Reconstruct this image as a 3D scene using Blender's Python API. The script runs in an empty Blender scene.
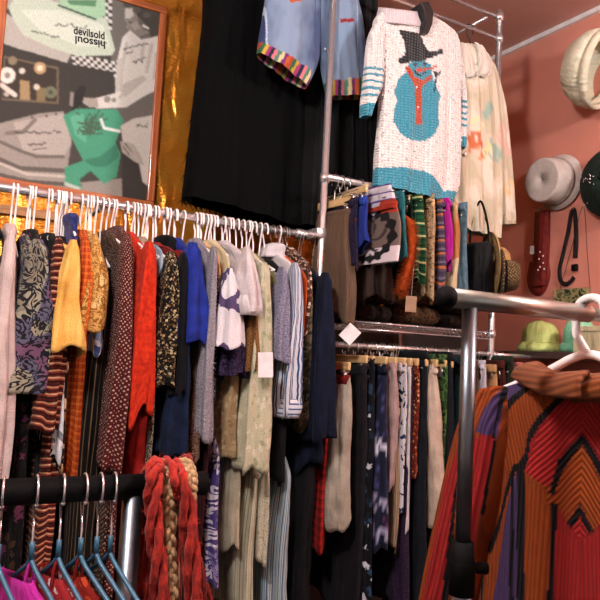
import bpy, math, random
import numpy as np
from mathutils import Vector, Matrix, noise
R = math.radians
PI = math.pi
col = bpy.context.scene.collection
scene = bpy.context.scene
rng = random.Random(7)

# ------------------------------------------------------------------ camera
EYE = Vector((0, 0, 1.5)); FPX = 700.0
yaw, pitch, roll = R(30), R(5), 0.05
fw = Vector((math.sin(yaw)*math.cos(pitch), math.cos(yaw)*math.cos(pitch), math.sin(pitch)))
r0 = Vector((math.cos(yaw), -math.sin(yaw), 0)); u0 = r0.cross(fw)
rt = r0*math.cos(roll)+u0*math.sin(roll); up = -r0*math.sin(roll)+u0*math.cos(roll)
cam_d = bpy.data.cameras.new('camera'); cam = bpy.data.objects.new('camera', cam_d); col.objects.link(cam)
cam.matrix_world = Matrix((( rt.x, up.x, -fw.x, EYE.x), (rt.y, up.y, -fw.y, EYE.y), (rt.z, up.z, -fw.z, EYE.z), (0, 0, 0, 1)))
cam_d.sensor_width = 36; cam_d.lens = 36*FPX/600; cam_d.clip_start = .02
scene.camera = cam

def ray(px, py): return fw + rt*((px-300)/FPX) + up*((300-py)/FPX)
def at(px, py, Y=None, X=None, Z=None):
    """a measured point of the photograph on one of the room's planes, in metres"""
    d = ray(px, py)
    t = (Y-EYE.y)/d.y if Y is not None else (X-EYE.x)/d.x if X is not None else (Z-EYE.z)/d.z
    return EYE + d*t
def ppm(p):                     # pixels per metre at a point
    return FPX/((p-EYE).dot(fw))

# ------------------------------------------------------------------ objects
def tag(o, label=None, cat=None, group=None, kind=None):
    if label: o['label'] = label
    if cat: o['category'] = cat
    if group: o['group'] = group
    if kind: o['kind'] = kind
    return o
def empty(name, loc, rz=0, label=None, cat=None, group=None):
    o = bpy.data.objects.new(name, None); col.objects.link(o)
    o.empty_display_size = .05
    o.location = loc; o.rotation_euler = (0, 0, rz)
    return tag(o, label, cat, group)

class MB:
    def __init__(s): s.v=[]; s.f=[]; s.uv=[]
    def grid(s, rows, closed=True, cap0=False, cap1=False, uvs=None, flip=False):
        b=len(s.v); n=len(rows[0]); m=len(rows)
        for r in rows: s.v += [tuple(p) for p in r]
        if uvs is None:
            vs=[0]
            for i in range(1,m): vs.append(vs[-1]+(Vector(rows[i][0])-Vector(rows[i-1][0])).length)
            mid=rows[m//2]; us=[0]
            for j in range(1,n+1): us.append(us[-1]+(Vector(mid[j%n])-Vector(mid[j-1])).length)
        for i in range(m-1):
            for j in range(n if closed else n-1):
                k=(j+1)%n
                q=[b+i*n+j, b+i*n+k, b+(i+1)*n+k, b+(i+1)*n+j]
                if uvs is None: w=[(us[j],-vs[i]),(us[j+1],-vs[i]),(us[j+1],-vs[i+1]),(us[j],-vs[i+1])]
                else: w=[uvs[i][j],uvs[i][k],uvs[i+1][k],uvs[i+1][j]]
                if flip: q=q[::-1]; w=w[::-1]
                s.f.append(q); s.uv.append(w)
        if cap0: s.f.append([b+j for j in range(n)][::(1 if flip else -1)]); s.uv.append([(rows[0][j][0],rows[0][j][1]) for j in range(n)])
        if cap1: s.f.append([b+(m-1)*n+j for j in range(n)][::(-1 if flip else 1)]); s.uv.append([(rows[-1][j][0],rows[-1][j][1]) for j in range(n)])
        return s
    def box(s, x0,x1,y0,y1,z0,z1):
        b=len(s.v)
        s.v += [(x,y,z) for z in (z0,z1) for (x,y) in ((x0,y0),(x1,y0),(x1,y1),(x0,y1))]
        for q in ((3,2,1,0),(4,5,6,7),(0,1,5,4),(1,2,6,5),(2,3,7,6),(3,0,4,7)):
            f=[b+i for i in q]; s.f.append(f)
            P=[s.v[i] for i in f]
            ax=[max(p[k] for p in P)-min(p[k] for p in P) for k in range(3)]; k=ax.index(min(ax)); a,c=[i for i in range(3) if i!=k]
            s.uv.append([(p[a],p[c]) for p in P])
        return s
    def tube(s, pts, r, n=10, caps=True):
        pts=[Vector(p) for p in pts]; rad=r if isinstance(r,(list,tuple)) else [r]*len(pts)
        rows=[]; t0=(pts[1]-pts[0]).normalized()
        nrm=t0.orthogonal().normalized()
        for i,p in enumerate(pts):
            a=pts[max(0,i-1)]; c=pts[min(len(pts)-1,i+1)]; t=(c-a).normalized()
            nrm=(nrm-t*nrm.dot(t)).normalized(); bn=t.cross(nrm)
            rows.append([p+(nrm*math.cos(2*PI*j/n)+bn*math.sin(2*PI*j/n))*rad[i] for j in range(n)])
        return s.grid(rows, True, caps, caps)
    def sphere(s, c, r, n=14, m=9, sc=(1,1,1)):
        c=Vector(c); rows=[]
        for i in range(m+1):
            th=max(.02,min(PI-.02,PI*i/m))
            rows.append([c+Vector((sc[0]*math.sin(th)*math.cos(2*PI*j/n), -sc[1]*math.sin(th)*math.sin(2*PI*j/n), sc[2]*math.cos(th)))*r for j in range(n)])
        return s.grid(rows, True, True, True)
    def build(s, name, m=None, parent=None, smooth=True, solid=0, bevel=0, loc=None):
        me=bpy.data.meshes.new(name); me.from_pydata(s.v,[],s.f); 
        uvl=me.uv_layers.new(name='UVMap'); i=0
        for w in s.uv:
            for q in w: uvl.data[i].uv=q; i+=1
        if smooth: me.polygons.foreach_set('use_smooth',[True]*len(me.polygons))
        me.update()
        o=bpy.data.objects.new(name,me); col.objects.link(o)
        if m: me.materials.append(m)
        if parent: o.parent=parent
        if loc is not None: o.location=loc
        if solid: d=o.modifiers.new('thick','SOLIDIFY'); d.thickness=solid; d.offset=0
        if bevel: d=o.modifiers.new('bev','BEVEL'); d.width=bevel; d.segments=2; d.limit_method='ANGLE'
        return o

def smooth_rows(keys, n):
    """keys: rows of numbers, first is the parameter; smooth interpolation into n rows"""
    ks=[k[0] for k in keys]; out=[]
    for i in range(n):
        t=ks[0]+(ks[-1]-ks[0])*i/(n-1)
        j=0
        up_=ks[-1]>ks[0]
        while j<len(ks)-2 and ((t>ks[j+1]) if up_ else (t<ks[j+1])): j+=1
        f=(t-ks[j])/(ks[j+1]-ks[j]); f=max(0,min(1,f))
        def v(k): return keys[max(0,min(len(keys)-1,k))]
        row=[t]
        for c in range(1,len(keys[0])):
            p0,p1,p2,p3=v(j-1)[c],v(j)[c],v(j+1)[c],v(j+2)[c]
            m1=(p2-p0)/2; m2=(p3-p1)/2
            if (p1-p0)*(p2-p1)<=0: m1=0
            if (p2-p1)*(p3-p2)<=0: m2=0
            h=(2*f**3-3*f**2+1)*p1+(f**3-2*f**2+f)*m1+(-2*f**3+3*f**2)*p2+(f**3-f**2)*m2
            row.append(h)
        out.append(row)
    return out

def bez(pts, n=8):
    """smooth polyline through points"""
    P=[Vector(p) for p in pts]; out=[]
    for i in range(len(P)-1):
        a=P[max(0,i-1)]; b=P[i]; c=P[i+1]; d=P[min(len(P)-1,i+2)]
        for k in range(n):
            t=k/n
            out.append(.5*((2*b)+(c-a)*t+(2*a-5*b+4*c-d)*t*t+(3*b-a-3*c+d)*t**3))
    out.append(P[-1]); return out

# ------------------------------------------------------------------ materials
def lin(h):
    if isinstance(h,str):
        h=h.lstrip('#'); h=[int(h[i:i+2],16)/255 for i in (0,2,4)]
    return tuple((c/12.92 if c<=.04045 else ((c+.055)/1.055)**2.4) for c in h[:3])+(1,)
class NT:
    def __init__(s, name):
        s.m=bpy.data.materials.new(name); s.m.use_nodes=True; s.t=s.m.node_tree; s.b=s.t.nodes['Principled BSDF']
    def n(s, typ, props=None, **inp):
        nd=s.t.nodes.new(typ)
        for k,v in (props or {}).items(): setattr(nd,k,v)
        for k,v in inp.items():
            key=int(k[1:]) if k[0]=='i' and k[1:].isdigit() else k.replace('_',' ')
            if isinstance(v,bpy.types.NodeSocket): s.t.links.new(v,nd.inputs[key])
            else: nd.inputs[key].default_value=v
        return nd
    def math(s, op, a, b=0.0, c=0.0): return s.n('ShaderNodeMath',{'operation':op},i0=a,i1=b,i2=c).outputs[0]
    def mix(s, fac, a, b, blend='MIX'):
        nd=s.n('ShaderNodeMix',{'data_type':'RGBA','blend_type':blend})
        for k,v in ((0,fac),(6,a),(7,b)):
            if isinstance(v,bpy.types.NodeSocket): s.t.links.new(v,nd.inputs[k])
            else: nd.inputs[k].default_value=v
        return nd.outputs[2]
    def ramp(s, fac, cols, const=True, pos=None):
        nd=s.n('ShaderNodeValToRGB'); cr=nd.color_ramp; cr.interpolation='CONSTANT' if const else 'LINEAR'
        k=len(cols)
        while len(cr.elements)<k: cr.elements.new(1)
        for i,c in enumerate(cols):
            cr.elements[i].position=(pos[i] if pos else (i/k if const else i/max(1,k-1))); cr.elements[i].color=lin(c)
        s.t.links.new(fac,nd.inputs[0]); return nd.outputs[0]
    def uv(s, sx=1, sy=1):
        u=s.n('ShaderNodeUVMap').outputs[0]
        return s.n('ShaderNodeMapping',Vector=u,Scale=(sx,sy,1)).outputs[0]
    def link(s,a,key): s.t.links.new(a,s.b.inputs[key])
def solidm(name, c, rough=.5, metal=0, coat=0, spec=None, bump=None, emit=0):
    k=NT(name); k.b.inputs['Base Color'].default_value=lin(c); k.b.inputs['Roughness'].default_value=rough; k.b.inputs['Metallic'].default_value=metal
    k.b.inputs['Coat Weight'].default_value=coat
    co=k.n('ShaderNodeTexCoord').outputs['Object']
    nz=k.n('ShaderNodeTexNoise',Vector=co,Scale=25,Detail=3).outputs[0]
    a=Vector(lin(c)[:3])
    base=k.n('ShaderNodeValToRGB'); base.color_ramp.elements[0].color=tuple(a*.88)+(1,); base.color_ramp.elements[1].color=tuple(min(1,x*1.08) for x in a)+(1,)
    base.color_ramp.elements[0].position=.3; base.color_ramp.elements[1].position=.7
    k.t.links.new(nz,base.inputs[0]); k.link(base.outputs[0],'Base Color')
    if bump:
        h=k.n('ShaderNodeTexNoise',Vector=co,Scale=bump[0],Detail=4).outputs[0]
        k.link(k.n('ShaderNodeBump',Strength=bump[1],Distance=.01,Height=h).outputs[0],'Normal')
    if emit:
        k.b.inputs['Emission Color'].default_value=lin(c); k.b.inputs['Emission Strength'].default_value=emit
    return k.m
_fc=[0]
def fab(name, kind, cols, s=40, rough=.85, wr=.5, dist=0.0, sy=1.0, sheen=.03, metal=0, alpha=None):
    """woven cloth: pattern 'kind' in metres of cloth (s repeats per metre)"""
    k=NT(name); _fc[0]+=1; off=_fc[0]*3.7
    uv=k.n('ShaderNodeMapping',Vector=k.n('ShaderNodeUVMap').outputs[0],Location=(off,off*.7,0)).outputs[0]
    sep=k.n('ShaderNodeSeparateXYZ',Vector=uv).outputs; u,v=sep[0],sep[1]
    if dist:
        nz=k.n('ShaderNodeTexNoise',Vector=uv,Scale=14,Detail=2).outputs[0]
        d=k.math('MULTIPLY',k.math('SUBTRACT',nz,.5),dist)
        u=k.math('ADD',u,d); v=k.math('ADD',v,d)
    fr=lambda x,sc: k.math('FRACT',k.math('MULTIPLY',x,sc))
    if kind=='plain':
        nz=k.n('ShaderNodeTexNoise',Vector=uv,Scale=s,Detail=3).outputs[0]
        c=k.ramp(nz,cols if len(cols)>1 else [cols[0],cols[0]],False,[.3+.4*i/max(1,len(cols)-1) for i in range(max(2,len(cols)))])
    elif kind=='blotch':
        nz=k.n('ShaderNodeTexNoise',Vector=k.n('ShaderNodeMapping',Vector=uv,Scale=(1,sy,1)).outputs[0],Scale=s,Detail=1.5,Distortion=.6).outputs[0]
        n=len(cols); c=k.ramp(nz,cols,True,[0]+[.36+.28*i/max(1,n-2) for i in range(n-1)])
    elif kind=='floral':
        vo=k.n('ShaderNodeTexVoronoi',Vector=uv,Scale=s)
        dd=k.math('ADD',vo.outputs['Distance'],k.math('MULTIPLY',k.math('SUBTRACT',k.n('ShaderNodeTexNoise',Vector=uv,Scale=s*3,Detail=1).outputs[0],.5),.9))
        rc=k.n('ShaderNodeSeparateColor',Color=vo.outputs['Color']).outputs[0]
        pet=k.ramp(rc,cols[1:],True)
        c=k.mix(k.math('LESS_THAN',dd,.42),lin(cols[0]),pet)
    elif kind=='swirl':
        wv=k.n('ShaderNodeTexNoise',Vector=uv,Scale=s,Detail=2,Distortion=2.2).outputs[0]
        r=k.math('ABSOLUTE',k.math('SUBTRACT',k.math('FRACT',k.math('MULTIPLY',wv,5)),.5))
        b=k.n('ShaderNodeTexNoise',Vector=uv,Scale=s*.45,Detail=1).outputs[0]
        pet=k.ramp(b,cols[1:],True,[0]+[.38+.26*i/max(1,len(cols)-3) for i in range(len(cols)-2)])
        c=k.mix(k.math('LESS_THAN',r,.24),pet,lin(cols[0]))
    elif kind=='dots':
        vo=k.n('ShaderNodeTexVoronoi',Vector=k.n('ShaderNodeMapping',Vector=uv,Rotation=(0,0,R(38))).outputs[0],Scale=s,Randomness=.25)
        rc=k.n('ShaderNodeSeparateColor',Color=vo.outputs['Color']).outputs[0]
        c=k.mix(k.math('LESS_THAN',vo.outputs['Distance'],.27),lin(cols[0]),k.ramp(rc,cols[1:],True))
    elif kind=='vstripe': c=k.ramp(fr(u,s),cols,True)
    elif kind=='hstripe': c=k.ramp(fr(v,s),cols,True)
    elif kind=='plaid':   # cols: base, band, line
        a=k.math('LESS_THAN',fr(u,s),.45); b=k.math('LESS_THAN',fr(v,s),.45)
        base=k.mix(k.math('MULTIPLY',k.math('ADD',a,b),.5),lin(cols[0]),lin(cols[1]))
        l=k.math('MAXIMUM',k.math('LESS_THAN',fr(k.math('ADD',u,.6/s),s),.1),k.math('LESS_THAN',fr(k.math('ADD',v,.6/s),s),.1))
        c=k.mix(k.math('MULTIPLY',l,.7),base,lin(cols[2])) if len(cols)>2 else base
    elif kind=='tweed':
        nz=k.n('ShaderNodeTexNoise',Vector=uv,Scale=s,Detail=2,Roughness=.8).outputs[0]
        n=len(cols); c=k.ramp(nz,cols,True,[0]+[.42+.16*i/max(1,n-2) for i in range(n-1)])
    elif kind=='vgrad':    # dip-dyed cloth, colour changes down the cloth
        c=k.ramp(k.math('FRACT',k.math('MULTIPLY',k.math('ADD',k.math('MULTIPLY',v,-1),k.math('MULTIPLY',k.n('ShaderNodeTexNoise',Vector=uv,Scale=30,Detail=2).outputs[0],.06)),s)),cols,False)
    fine=k.n('ShaderNodeTexNoise',Vector=uv,Scale=260,Detail=2).outputs[0]
    c=k.mix(.22,c,k.ramp(fine,['#6a6a6a','#ffffff'],False,[.3,.7]),'MULTIPLY')
    k.link(c,'Base Color')
    k.b.inputs['Roughness'].default_value=rough; k.b.inputs['Metallic'].default_value=metal
    k.b.inputs['Sheen Weight'].default_value=sheen; k.b.inputs['Specular IOR Level'].default_value=.12
    w=k.n('ShaderNodeTexNoise',Vector=k.n('ShaderNodeMapping',Vector=uv,Scale=(26,5,1)).outputs[0],Scale=1.0,Detail=3).outputs[0]
    h=k.math('ADD',w,k.math('MULTIPLY',fine,.12))
    k.link(k.n('ShaderNodeBump',Strength=min(1,wr*1.5),Distance=.028,Height=h).outputs[0],'Normal')
    if alpha: k.b.inputs['Alpha'].default_value=alpha
    return k.m
def colattr(name, rough=.85, sx=0, sy=0, bump=.4, dist=.003, sheen=.1, coat=0, dark=.0):
    """a printed or knitted surface: its own colours, stored per vertex, plus rib relief along UV"""
    k=NT(name); a=k.n('ShaderNodeAttribute',{'attribute_name':'Col'}).outputs['Color']
    uv=k.n('ShaderNodeUVMap').outputs[0]; sep=k.n('ShaderNodeSeparateXYZ',Vector=uv).outputs
    h=None
    if sx: h=k.math('SINE',k.math('MULTIPLY',sep[0],sx*2*PI))
    if sy:
        h2=k.math('SINE',k.math('MULTIPLY',sep[1],sy*2*PI)); h=h2 if h is None else k.math('MULTIPLY',k.math('ADD',h,1),k.math('ADD',h2,1))
    c=a
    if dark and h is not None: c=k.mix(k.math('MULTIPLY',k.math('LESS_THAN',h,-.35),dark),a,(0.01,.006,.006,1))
    k.link(c,'Base Color')
    nz=k.n('ShaderNodeTexNoise',Vector=uv,Scale=180,Detail=3).outputs[0]
    h=k.math('MULTIPLY',nz,1.0) if h is None else k.math('ADD',h,nz)
    k.link(k.n('ShaderNodeBump',Strength=bump,Distance=dist,Height=h).outputs[0],'Normal')
    k.b.inputs['Roughness'].default_value=rough; k.b.inputs['Sheen Weight'].default_value=sheen; k.b.inputs['Specular IOR Level'].default_value=.15
    k.b.inputs['Coat Weight'].default_value=coat; k.b.inputs['Coat Roughness'].default_value=.12
    return k.m
def setcol(o, arr):
    me=o.data; a=me.color_attributes.new('Col','FLOAT_COLOR','POINT')
    c=np.ones((len(me.vertices),4),dtype=np.float32); c[:,:3]=arr
    a.data.foreach_set('color',c.ravel())
def inpoly(P, poly):
    x,y=P[:,0],P[:,1]; r=np.zeros(len(P),bool); j=len(poly)-1
    for i in range(len(poly)):
        xi,yi=poly[i]; xj,yj=poly[j]
        if yi!=yj:
            r^=((yi>y)!=(yj>y))&(x<(xj-xi)*(y-yi)/(yj-yi)+xi)
        j=i
    return r
L3=lambda c: np.array(lin(c)[:3],dtype=np.float32)
# ------------------------------------------------------------------ setting
YW = 2.80      # back wall
XW = 2.65      # right wall
XL = -2.2; YF = -3.2; ZC = 3.17
YR = 2.19      # the long clothes rail and the chrome rack stand in this plane
def struct(mb, name, m, **kw): return tag(mb.build(name, m, smooth=False, **kw), kind='structure')
def wallmat(name, c, s=9):
    k=NT(name); co=k.n('ShaderNodeTexCoord').outputs['Object']
    n1=k.n('ShaderNodeTexNoise',Vector=co,Scale=3,Detail=4).outputs[0]
    a=np.array(lin(c)[:3])
    rr=k.n('ShaderNodeValToRGB'); rr.color_ramp.elements[0].position=.35; rr.color_ramp.elements[1].position=.65
    rr.color_ramp.elements[0].color=tuple(a*.9)+(1,); rr.color_ramp.elements[1].color=tuple(np.minimum(1,a*1.06))+(1,)
    k.t.links.new(n1,rr.inputs[0]); k.link(rr.outputs[0],'Base Color'); k.b.inputs['Roughness'].default_value=.6
    n2=k.n('ShaderNodeTexNoise',Vector=co,Scale=110,Detail=3).outputs[0]
    k.link(k.n('ShaderNodeBump',Strength=.18,Distance=.004,Height=n2).outputs[0],'Normal'); return k.m
M_pink=wallmat('salmon_paint','#d88a78'); M_ceil=wallmat('dusky_pink_paint','#d0998c'); M_room=wallmat('cream_paint','#dccdbf')
def foil():
    k=NT('gold_foil'); co=k.n('ShaderNodeTexCoord').outputs['Object']
    k.b.inputs['Metallic'].default_value=.62; k.b.inputs['Roughness'].default_value=.24
    n0=k.n('ShaderNodeTexNoise',Vector=co,Scale=5,Detail=2).outputs[0]
    k.link(k.ramp(n0,['#e07e22','#f0a83e'],False,[.3,.7]),'Base Color')
    m1=k.n('ShaderNodeMapping',Vector=co,Scale=(9,1,4),Rotation=(0,R(14),0)).outputs[0]
    a=k.n('ShaderNodeTexNoise',Vector=m1,Scale=1.1,Detail=1.5,Distortion=.8).outputs[0]
    m2=k.n('ShaderNodeMapping',Vector=co,Scale=(22,1,75),Rotation=(0,R(-16),0)).outputs[0]
    b=k.n('ShaderNodeTexNoise',Vector=m2,Scale=1.5,Detail=2,Distortion=.5).outputs[0]
    h=k.math('ADD',k.math('MULTIPLY',a,1.6),k.math('MULTIPLY',b,.24))
    k.link(k.n('ShaderNodeBump',Strength=.75,Distance=.024,Height=h).outputs[0],'Normal')
    return k.m
M_foil=foil()
fl=NT('floor_boards'); _u=fl.n('ShaderNodeTexCoord').outputs['Object']
fl.link(fl.n('ShaderNodeTexBrick',Vector=_u,Color1=lin('#4a3527'),Color2=lin('#3a281d'),Mortar=lin('#1b120c'),Scale=1.2,i4=.0).outputs[0],'Base Color'); fl.b.inputs['Roughness'].default_value=.5
struct(MB().box(XL-.1,XW+.1,YF-.1,YW+.1,-.1,0),'floor',fl.m)
struct(MB().box(XL-.1,XW+.1,YF-.1,YW+.1,ZC,ZC+.1),'ceiling',M_ceil)
struct(MB().box(XL-.1,XW+.1,YW,YW+.1,0,ZC),'wall_back',M_foil)
struct(MB().box(XW,XW+.1,YF,YW,0,ZC),'wall_right',M_pink)
struct(MB().box(XL-.1,XL,YF,YW,0,ZC),'wall_left',M_room)
# front wall, behind the camera, with an unseen opening added to let in fill light
wx0,wx1,wz0,wz1=-1.5,.9,.9,2.5
fwm=MB().box(XL-.1,wx0,YF-.1,YF,0,ZC).box(wx1,XW+.1,YF-.1,YF,0,ZC).box(wx0,wx1,YF-.1,YF,0,wz0).box(wx0,wx1,YF-.1,YF,wz1,ZC)
struct(fwm,'wall_front',M_room)
M_white=solidm('white_gloss_paint','#e6dfe0',.35)
struct(MB().box(wx0,wx1,YF-.08,YF-.02,wz0,wz0+.05).box(wx0,wx1,YF-.08,YF-.02,wz1-.05,wz1).box(wx0,wx0+.05,YF-.08,YF-.02,wz0,wz1).box(wx1-.05,wx1,YF-.08,YF-.02,wz0,wz1).box(-.33,-.27,YF-.08,YF-.02,wz0,wz1),'added_window',M_white)  # frame for the unseen window added for the fill
# cove trim along the ceiling of the right wall, and a batten on the back wall under the poster
struct(MB().box(XW-.02,XW,YF,YW,ZC-.022,ZC),'trim_1',M_white)
M_gapshade=wallmat('dark_gap_shade','#2c1f1b')
struct(MB().box(XL,XW,YW-.012,YW,0,1.79),'shade_panel',M_gapshade)  # added dark sheet: shade in the gaps behind the clothes, put in as colour
def woodm(name,c1,c2,s=(3,60,60),rough=.4,coat=.2):
    k=NT(name); co=k.n('ShaderNodeTexCoord').outputs['Object']
    n_=k.n('ShaderNodeTexNoise',Vector=k.n('ShaderNodeMapping',Vector=co,Scale=s).outputs[0],Scale=1,Detail=4,Distortion=1).outputs[0]
    k.link(k.ramp(n_,[c1,c2],False,[.3,.7]),'Base Color'); k.b.inputs['Roughness'].default_value=rough; k.b.inputs['Coat Weight'].default_value=coat
    k.link(k.n('ShaderNodeBump',Strength=.15,Distance=.003,Height=n_).outputs[0],'Normal'); return k.m
M_frame=woodm('orange_stained_wood','#9c4a24','#cc7442',(4,60,60)); M_frameV=woodm('orange_stained_wood_upright','#9c4a24','#cc7442',(60,60,4))
M_batten=woodm('pine_batten','#8f5f34','#b88350',(3,50,50)); M_hwood=woodm('hanger_beech','#b08c5c','#d6b684',(80,6,60),.45,.1)
pb0=at(66,219,Y=YW); struct(MB().box(XL,pb0.x,YW-.02,YW,pb0.z-.014,pb0.z+.018),'trim_2',M_batten)

# ------------------------------------------------------------------ metals and plastics
def metal(name,c,rough,mt=1):
    k=NT(name); k.b.inputs['Metallic'].default_value=mt
    co=k.n('ShaderNodeTexCoord').outputs['Object']; n_=k.n('ShaderNodeTexNoise',Vector=co,Scale=60,Detail=3).outputs[0]
    a=np.array(lin(c)[:3]); rr=k.n('ShaderNodeValToRGB'); rr.color_ramp.elements[0].color=tuple(a*.85)+(1,); rr.color_ramp.elements[1].color=tuple(np.minimum(1,a*1.05))+(1,)
    k.t.links.new(n_,rr.inputs[0]); k.link(rr.outputs[0],'Base Color')
    k.link(k.math('ADD',k.math('MULTIPLY',n_,.12),rough),'Roughness'); return k.m
M_chrome=metal('chrome','#ebe6e8',.14,.8); M_steel=metal('brushed_grey_steel','#a9b0aa',.28); M_wire=metal('hanger_wire','#b9b6b2',.22); M_tube=metal('scuffed_steel_tube','#6c737b',.3); M_brass=metal('brass','#b58a48',.3)
M_plw=solidm('white_hanger_plastic','#efe6e4',.4); M_black=solidm('black_rubber','#060607',.7,bump=(60,.2)); M_blk2=solidm('black_plastic','#141416',.4)
M_blue=solidm('teal_blue_hanger_plastic','#2f5c76',.4); M_card=solidm('white_card','#e3dcdd',.8); M_tan=solidm('tan_card','#b9977c',.8); M_greenpl=solidm('green_hanger_plastic','#1f6a50',.4)
M_black.node_tree.nodes['Principled BSDF'].inputs['Specular IOR Level'].default_value=.12

# ------------------------------------------------------------------ framed poster
YP=YW-.035
br=at(154,207.5,Y=YP-.012); x1=br.x; bl=at(0,186.5,Y=YP-.012); zb=(br.z+bl.z)/2
xl_in=at(5,20,Y=YP).x; x0=xl_in-.028; FW=.030; zt=zb+.86
fr=empty('framed_poster',((x0+x1)/2,YP+.015,zb),0,'orange wooden framed poster of a man and signed clothes on the gold wall','poster')
cx=(x0+x1)/2
def loc(mb): 
    mb.v=[(a-cx,b-(YP+.015),c-zb) for a,b,c in mb.v]; return mb
loc(MB().box(x0,x1,YP-.012,YW-.002,zb,zb+FW)).build('frame_rail',M_frame,fr,False,bevel=.004)
loc(MB().box(x0,x1,YP-.012,YW-.002,zt-FW,zt)).build('frame_rail',M_frame,fr,False,bevel=.004)
loc(MB().box(x0,x0+FW,YP-.012,YW-.002,zb+FW,zt-FW)).build('frame_stile',M_frameV,fr,False,bevel=.004)
loc(MB().box(x1-FW,x1,YP-.012,YW-.002,zb+FW,zt-FW)).build('frame_stile',M_frameV,fr,False,bevel=.004)
nx,nz=230,340
xa,xb,za,zbb=x0+FW*.9,x1-FW*.9,zb+FW*.9,zt-FW*.9
rows=[[(xa+(xb-xa)*j/(nx-1),YP,zbb+(za-zbb)*i/(nz-1)) for j in range(nx)] for i in range(nz)]
uvs=[[(p[0],p[2]) for p in r] for r in rows]
pm=MB().grid(rows,False,uvs=uvs)
P2=np.array([(p[0],p[2]) for r in rows for p in r])
def q(c):   # a point of the printed picture, traced at three times its size
    v=at(c[0]/3,c[1]/3,Y=YP); return (v.x,v.z)
def qp(*pts): return [q(p) for p in pts]
C=np.tile(L3('#46423e'),(len(P2),1))
# picture coordinates of every vertex
Pd=np.array([[(Vector((x,YP,z))-EYE).dot(a) for a in (rt,up,fw)] for x,z in P2]); PX=3*(300+FPX*Pd[:,0]/Pd[:,2]); PY=3*(300-FPX*Pd[:,1]/Pd[:,2])
QQ=np.stack([PX,PY],1)
def pnt(c,*poly): C[inpoly(QQ,poly)]=L3(c)
def ell(c,x,y,r,ry=None): C[((PX-x)/r)**2+((PY-y)/(ry or r))**2<1]=L3(c)
def seg(c,w,*pts):
    for a,b in zip(pts,pts[1:]):
        a=np.array(a,float); b=np.array(b,float); d=b-a; t=np.clip(((QQ-a)@d)/(d@d),0,1); C[np.linalg.norm(QQ-(a+t[:,None]*d),axis=1)<w]=L3(c)
pnt('#6a655f',(300,-400),(500,-400),(500,600),(340,330),(330,90))
pnt('#a9a69e',(-60,-400),(180,-400),(180,20),(25,25),(-40,40))
pnt('#b4b0a8',(-60,40),(22,40),(120,125),(215,160),(200,188),(90,155),(-60,120))
for k_ in range(14):      # chequered cloth
    for l_ in range(5):
        x=212+k_*11+l_*2; y=158+l_*10+k_*2.2
        pnt('#d9d5cf' if (k_+l_)%2 else '#3b3733',(x,y),(x+11,y+2),(x+13,y+12),(x+2,y+10))
for k_ in range(4):
    for l_ in range(9):
        x=292+k_*11; y=-2+l_*10; pnt('#d9d5cf' if (k_+l_)%2 else '#3b3733',(x,y),(x+11,y+2),(x+11,y+12),(x,y+10))
pnt('#c3cfbd',(25,22),(60,-30),(180,10),(320,55),(345,150),(335,166),(230,168),(150,142),(70,105),(40,60))
pnt('#d4dccd',(60,30),(180,30),(310,75),(330,140),(240,140),(120,90))
pnt('#a5cba8',(175,-60),(312,-60),(318,45),(290,58),(180,12)); pnt('#5d8d68',(200,0),(290,0),(286,20),(210,14)); pnt('#3f5f49',(175,12),(290,56),(288,62),(172,18))
pnt('#3c3834',(-60,135),(5,128),(90,158),(200,190),(340,215),(350,280),(300,340),(190,335),(0,372),(-60,372))
pnt('#6f6250',(12,168),(176,202),(176,312),(5,300)); pnt('#3a322b',(16,174),(170,207),(170,306),(9,294))
pnt('#a58c66',(60,240),(88,244),(90,300),(60,298)); pnt('#80714e',(110,262),(136,264),(136,306),(110,304))
for x,y,r_,c in ((22,226,24,'#e6e0d6'),(22,226,9,'#8d8880'),(120,204,18,'#b69a72'),(120,204,9,'#e4d8c0'),(66,213,9,'#d9d2c6'),(110,261,9,'#d2c8b8'),(152,277,18,'#6d735c'),(152,277,7,'#4a4e40'),(38,182,13,'#8a7d66'),(20,282,8,'#b8b0a4')): ell(c,x,y,r_)
seg('#d9d2c6',7,(5,255),(45,285))
# gauze trousers at the bottom
pnt('#9a938b',(-60,385),(0,370),(120,340),(190,334),(215,420),(200,520),(240,548),(365,535),(368,640),(-60,640))
pnt('#b0a9a1',(40,368),(190,340),(215,430),(190,470),(70,455)); 
for a in ((('#6d6660'),5,(0,425),(60,452),(110,470),(190,470)),(('#625c56'),7,(-20,470),(60,505),(190,512)),(('#c2bbb2'),4,(0,490),(80,522),(200,530)),(('#7a736c'),6,(20,400),(70,395),(105,360)),(('#5e5852'),6,(-20,520),(90,545),(240,556))): seg(*a)
for x,y in ((168,343),(140,348),(96,352)): ell('#5a544e',x,y,4)
# man bending over
pnt('#4a4540',(363,-60),(480,-60),(486,106),(455,113),(425,64),(404,46),(374,24),(366,4))
pnt('#8a837b',(374,23),(402,22),(412,48),(432,68),(448,92),(446,110),(424,119),(405,99),(388,89),(378,84),(381,70),(373,60))
pnt('#c6bfb7',(376,26),(400,25),(401,48),(388,56),(376,54)); seg('#4f4a45',2.5,(388,66),(398,72)); pnt('#a39b93',(392,72),(410,64),(420,84),(404,92)); pnt('#6b655f',(412,50),(434,70),(430,84),(418,72))
seg('#e2ddd5',3,(430,77),(444,84)); seg('#5a544f',2.5,(432,86),(446,92)); seg('#6b655f',4,(424,112),(446,104))
for x,y in ((395,8),(420,15),(445,20),(410,30),(440,45),(465,30)): ell('#5f5953',x,y,13,9)
pnt('#d6d1ca',(368,112),(390,90),(424,119),(455,113),(485,104),(485,262),(430,290),(380,322),(290,326),(268,300),(345,280),(352,180))
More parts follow.
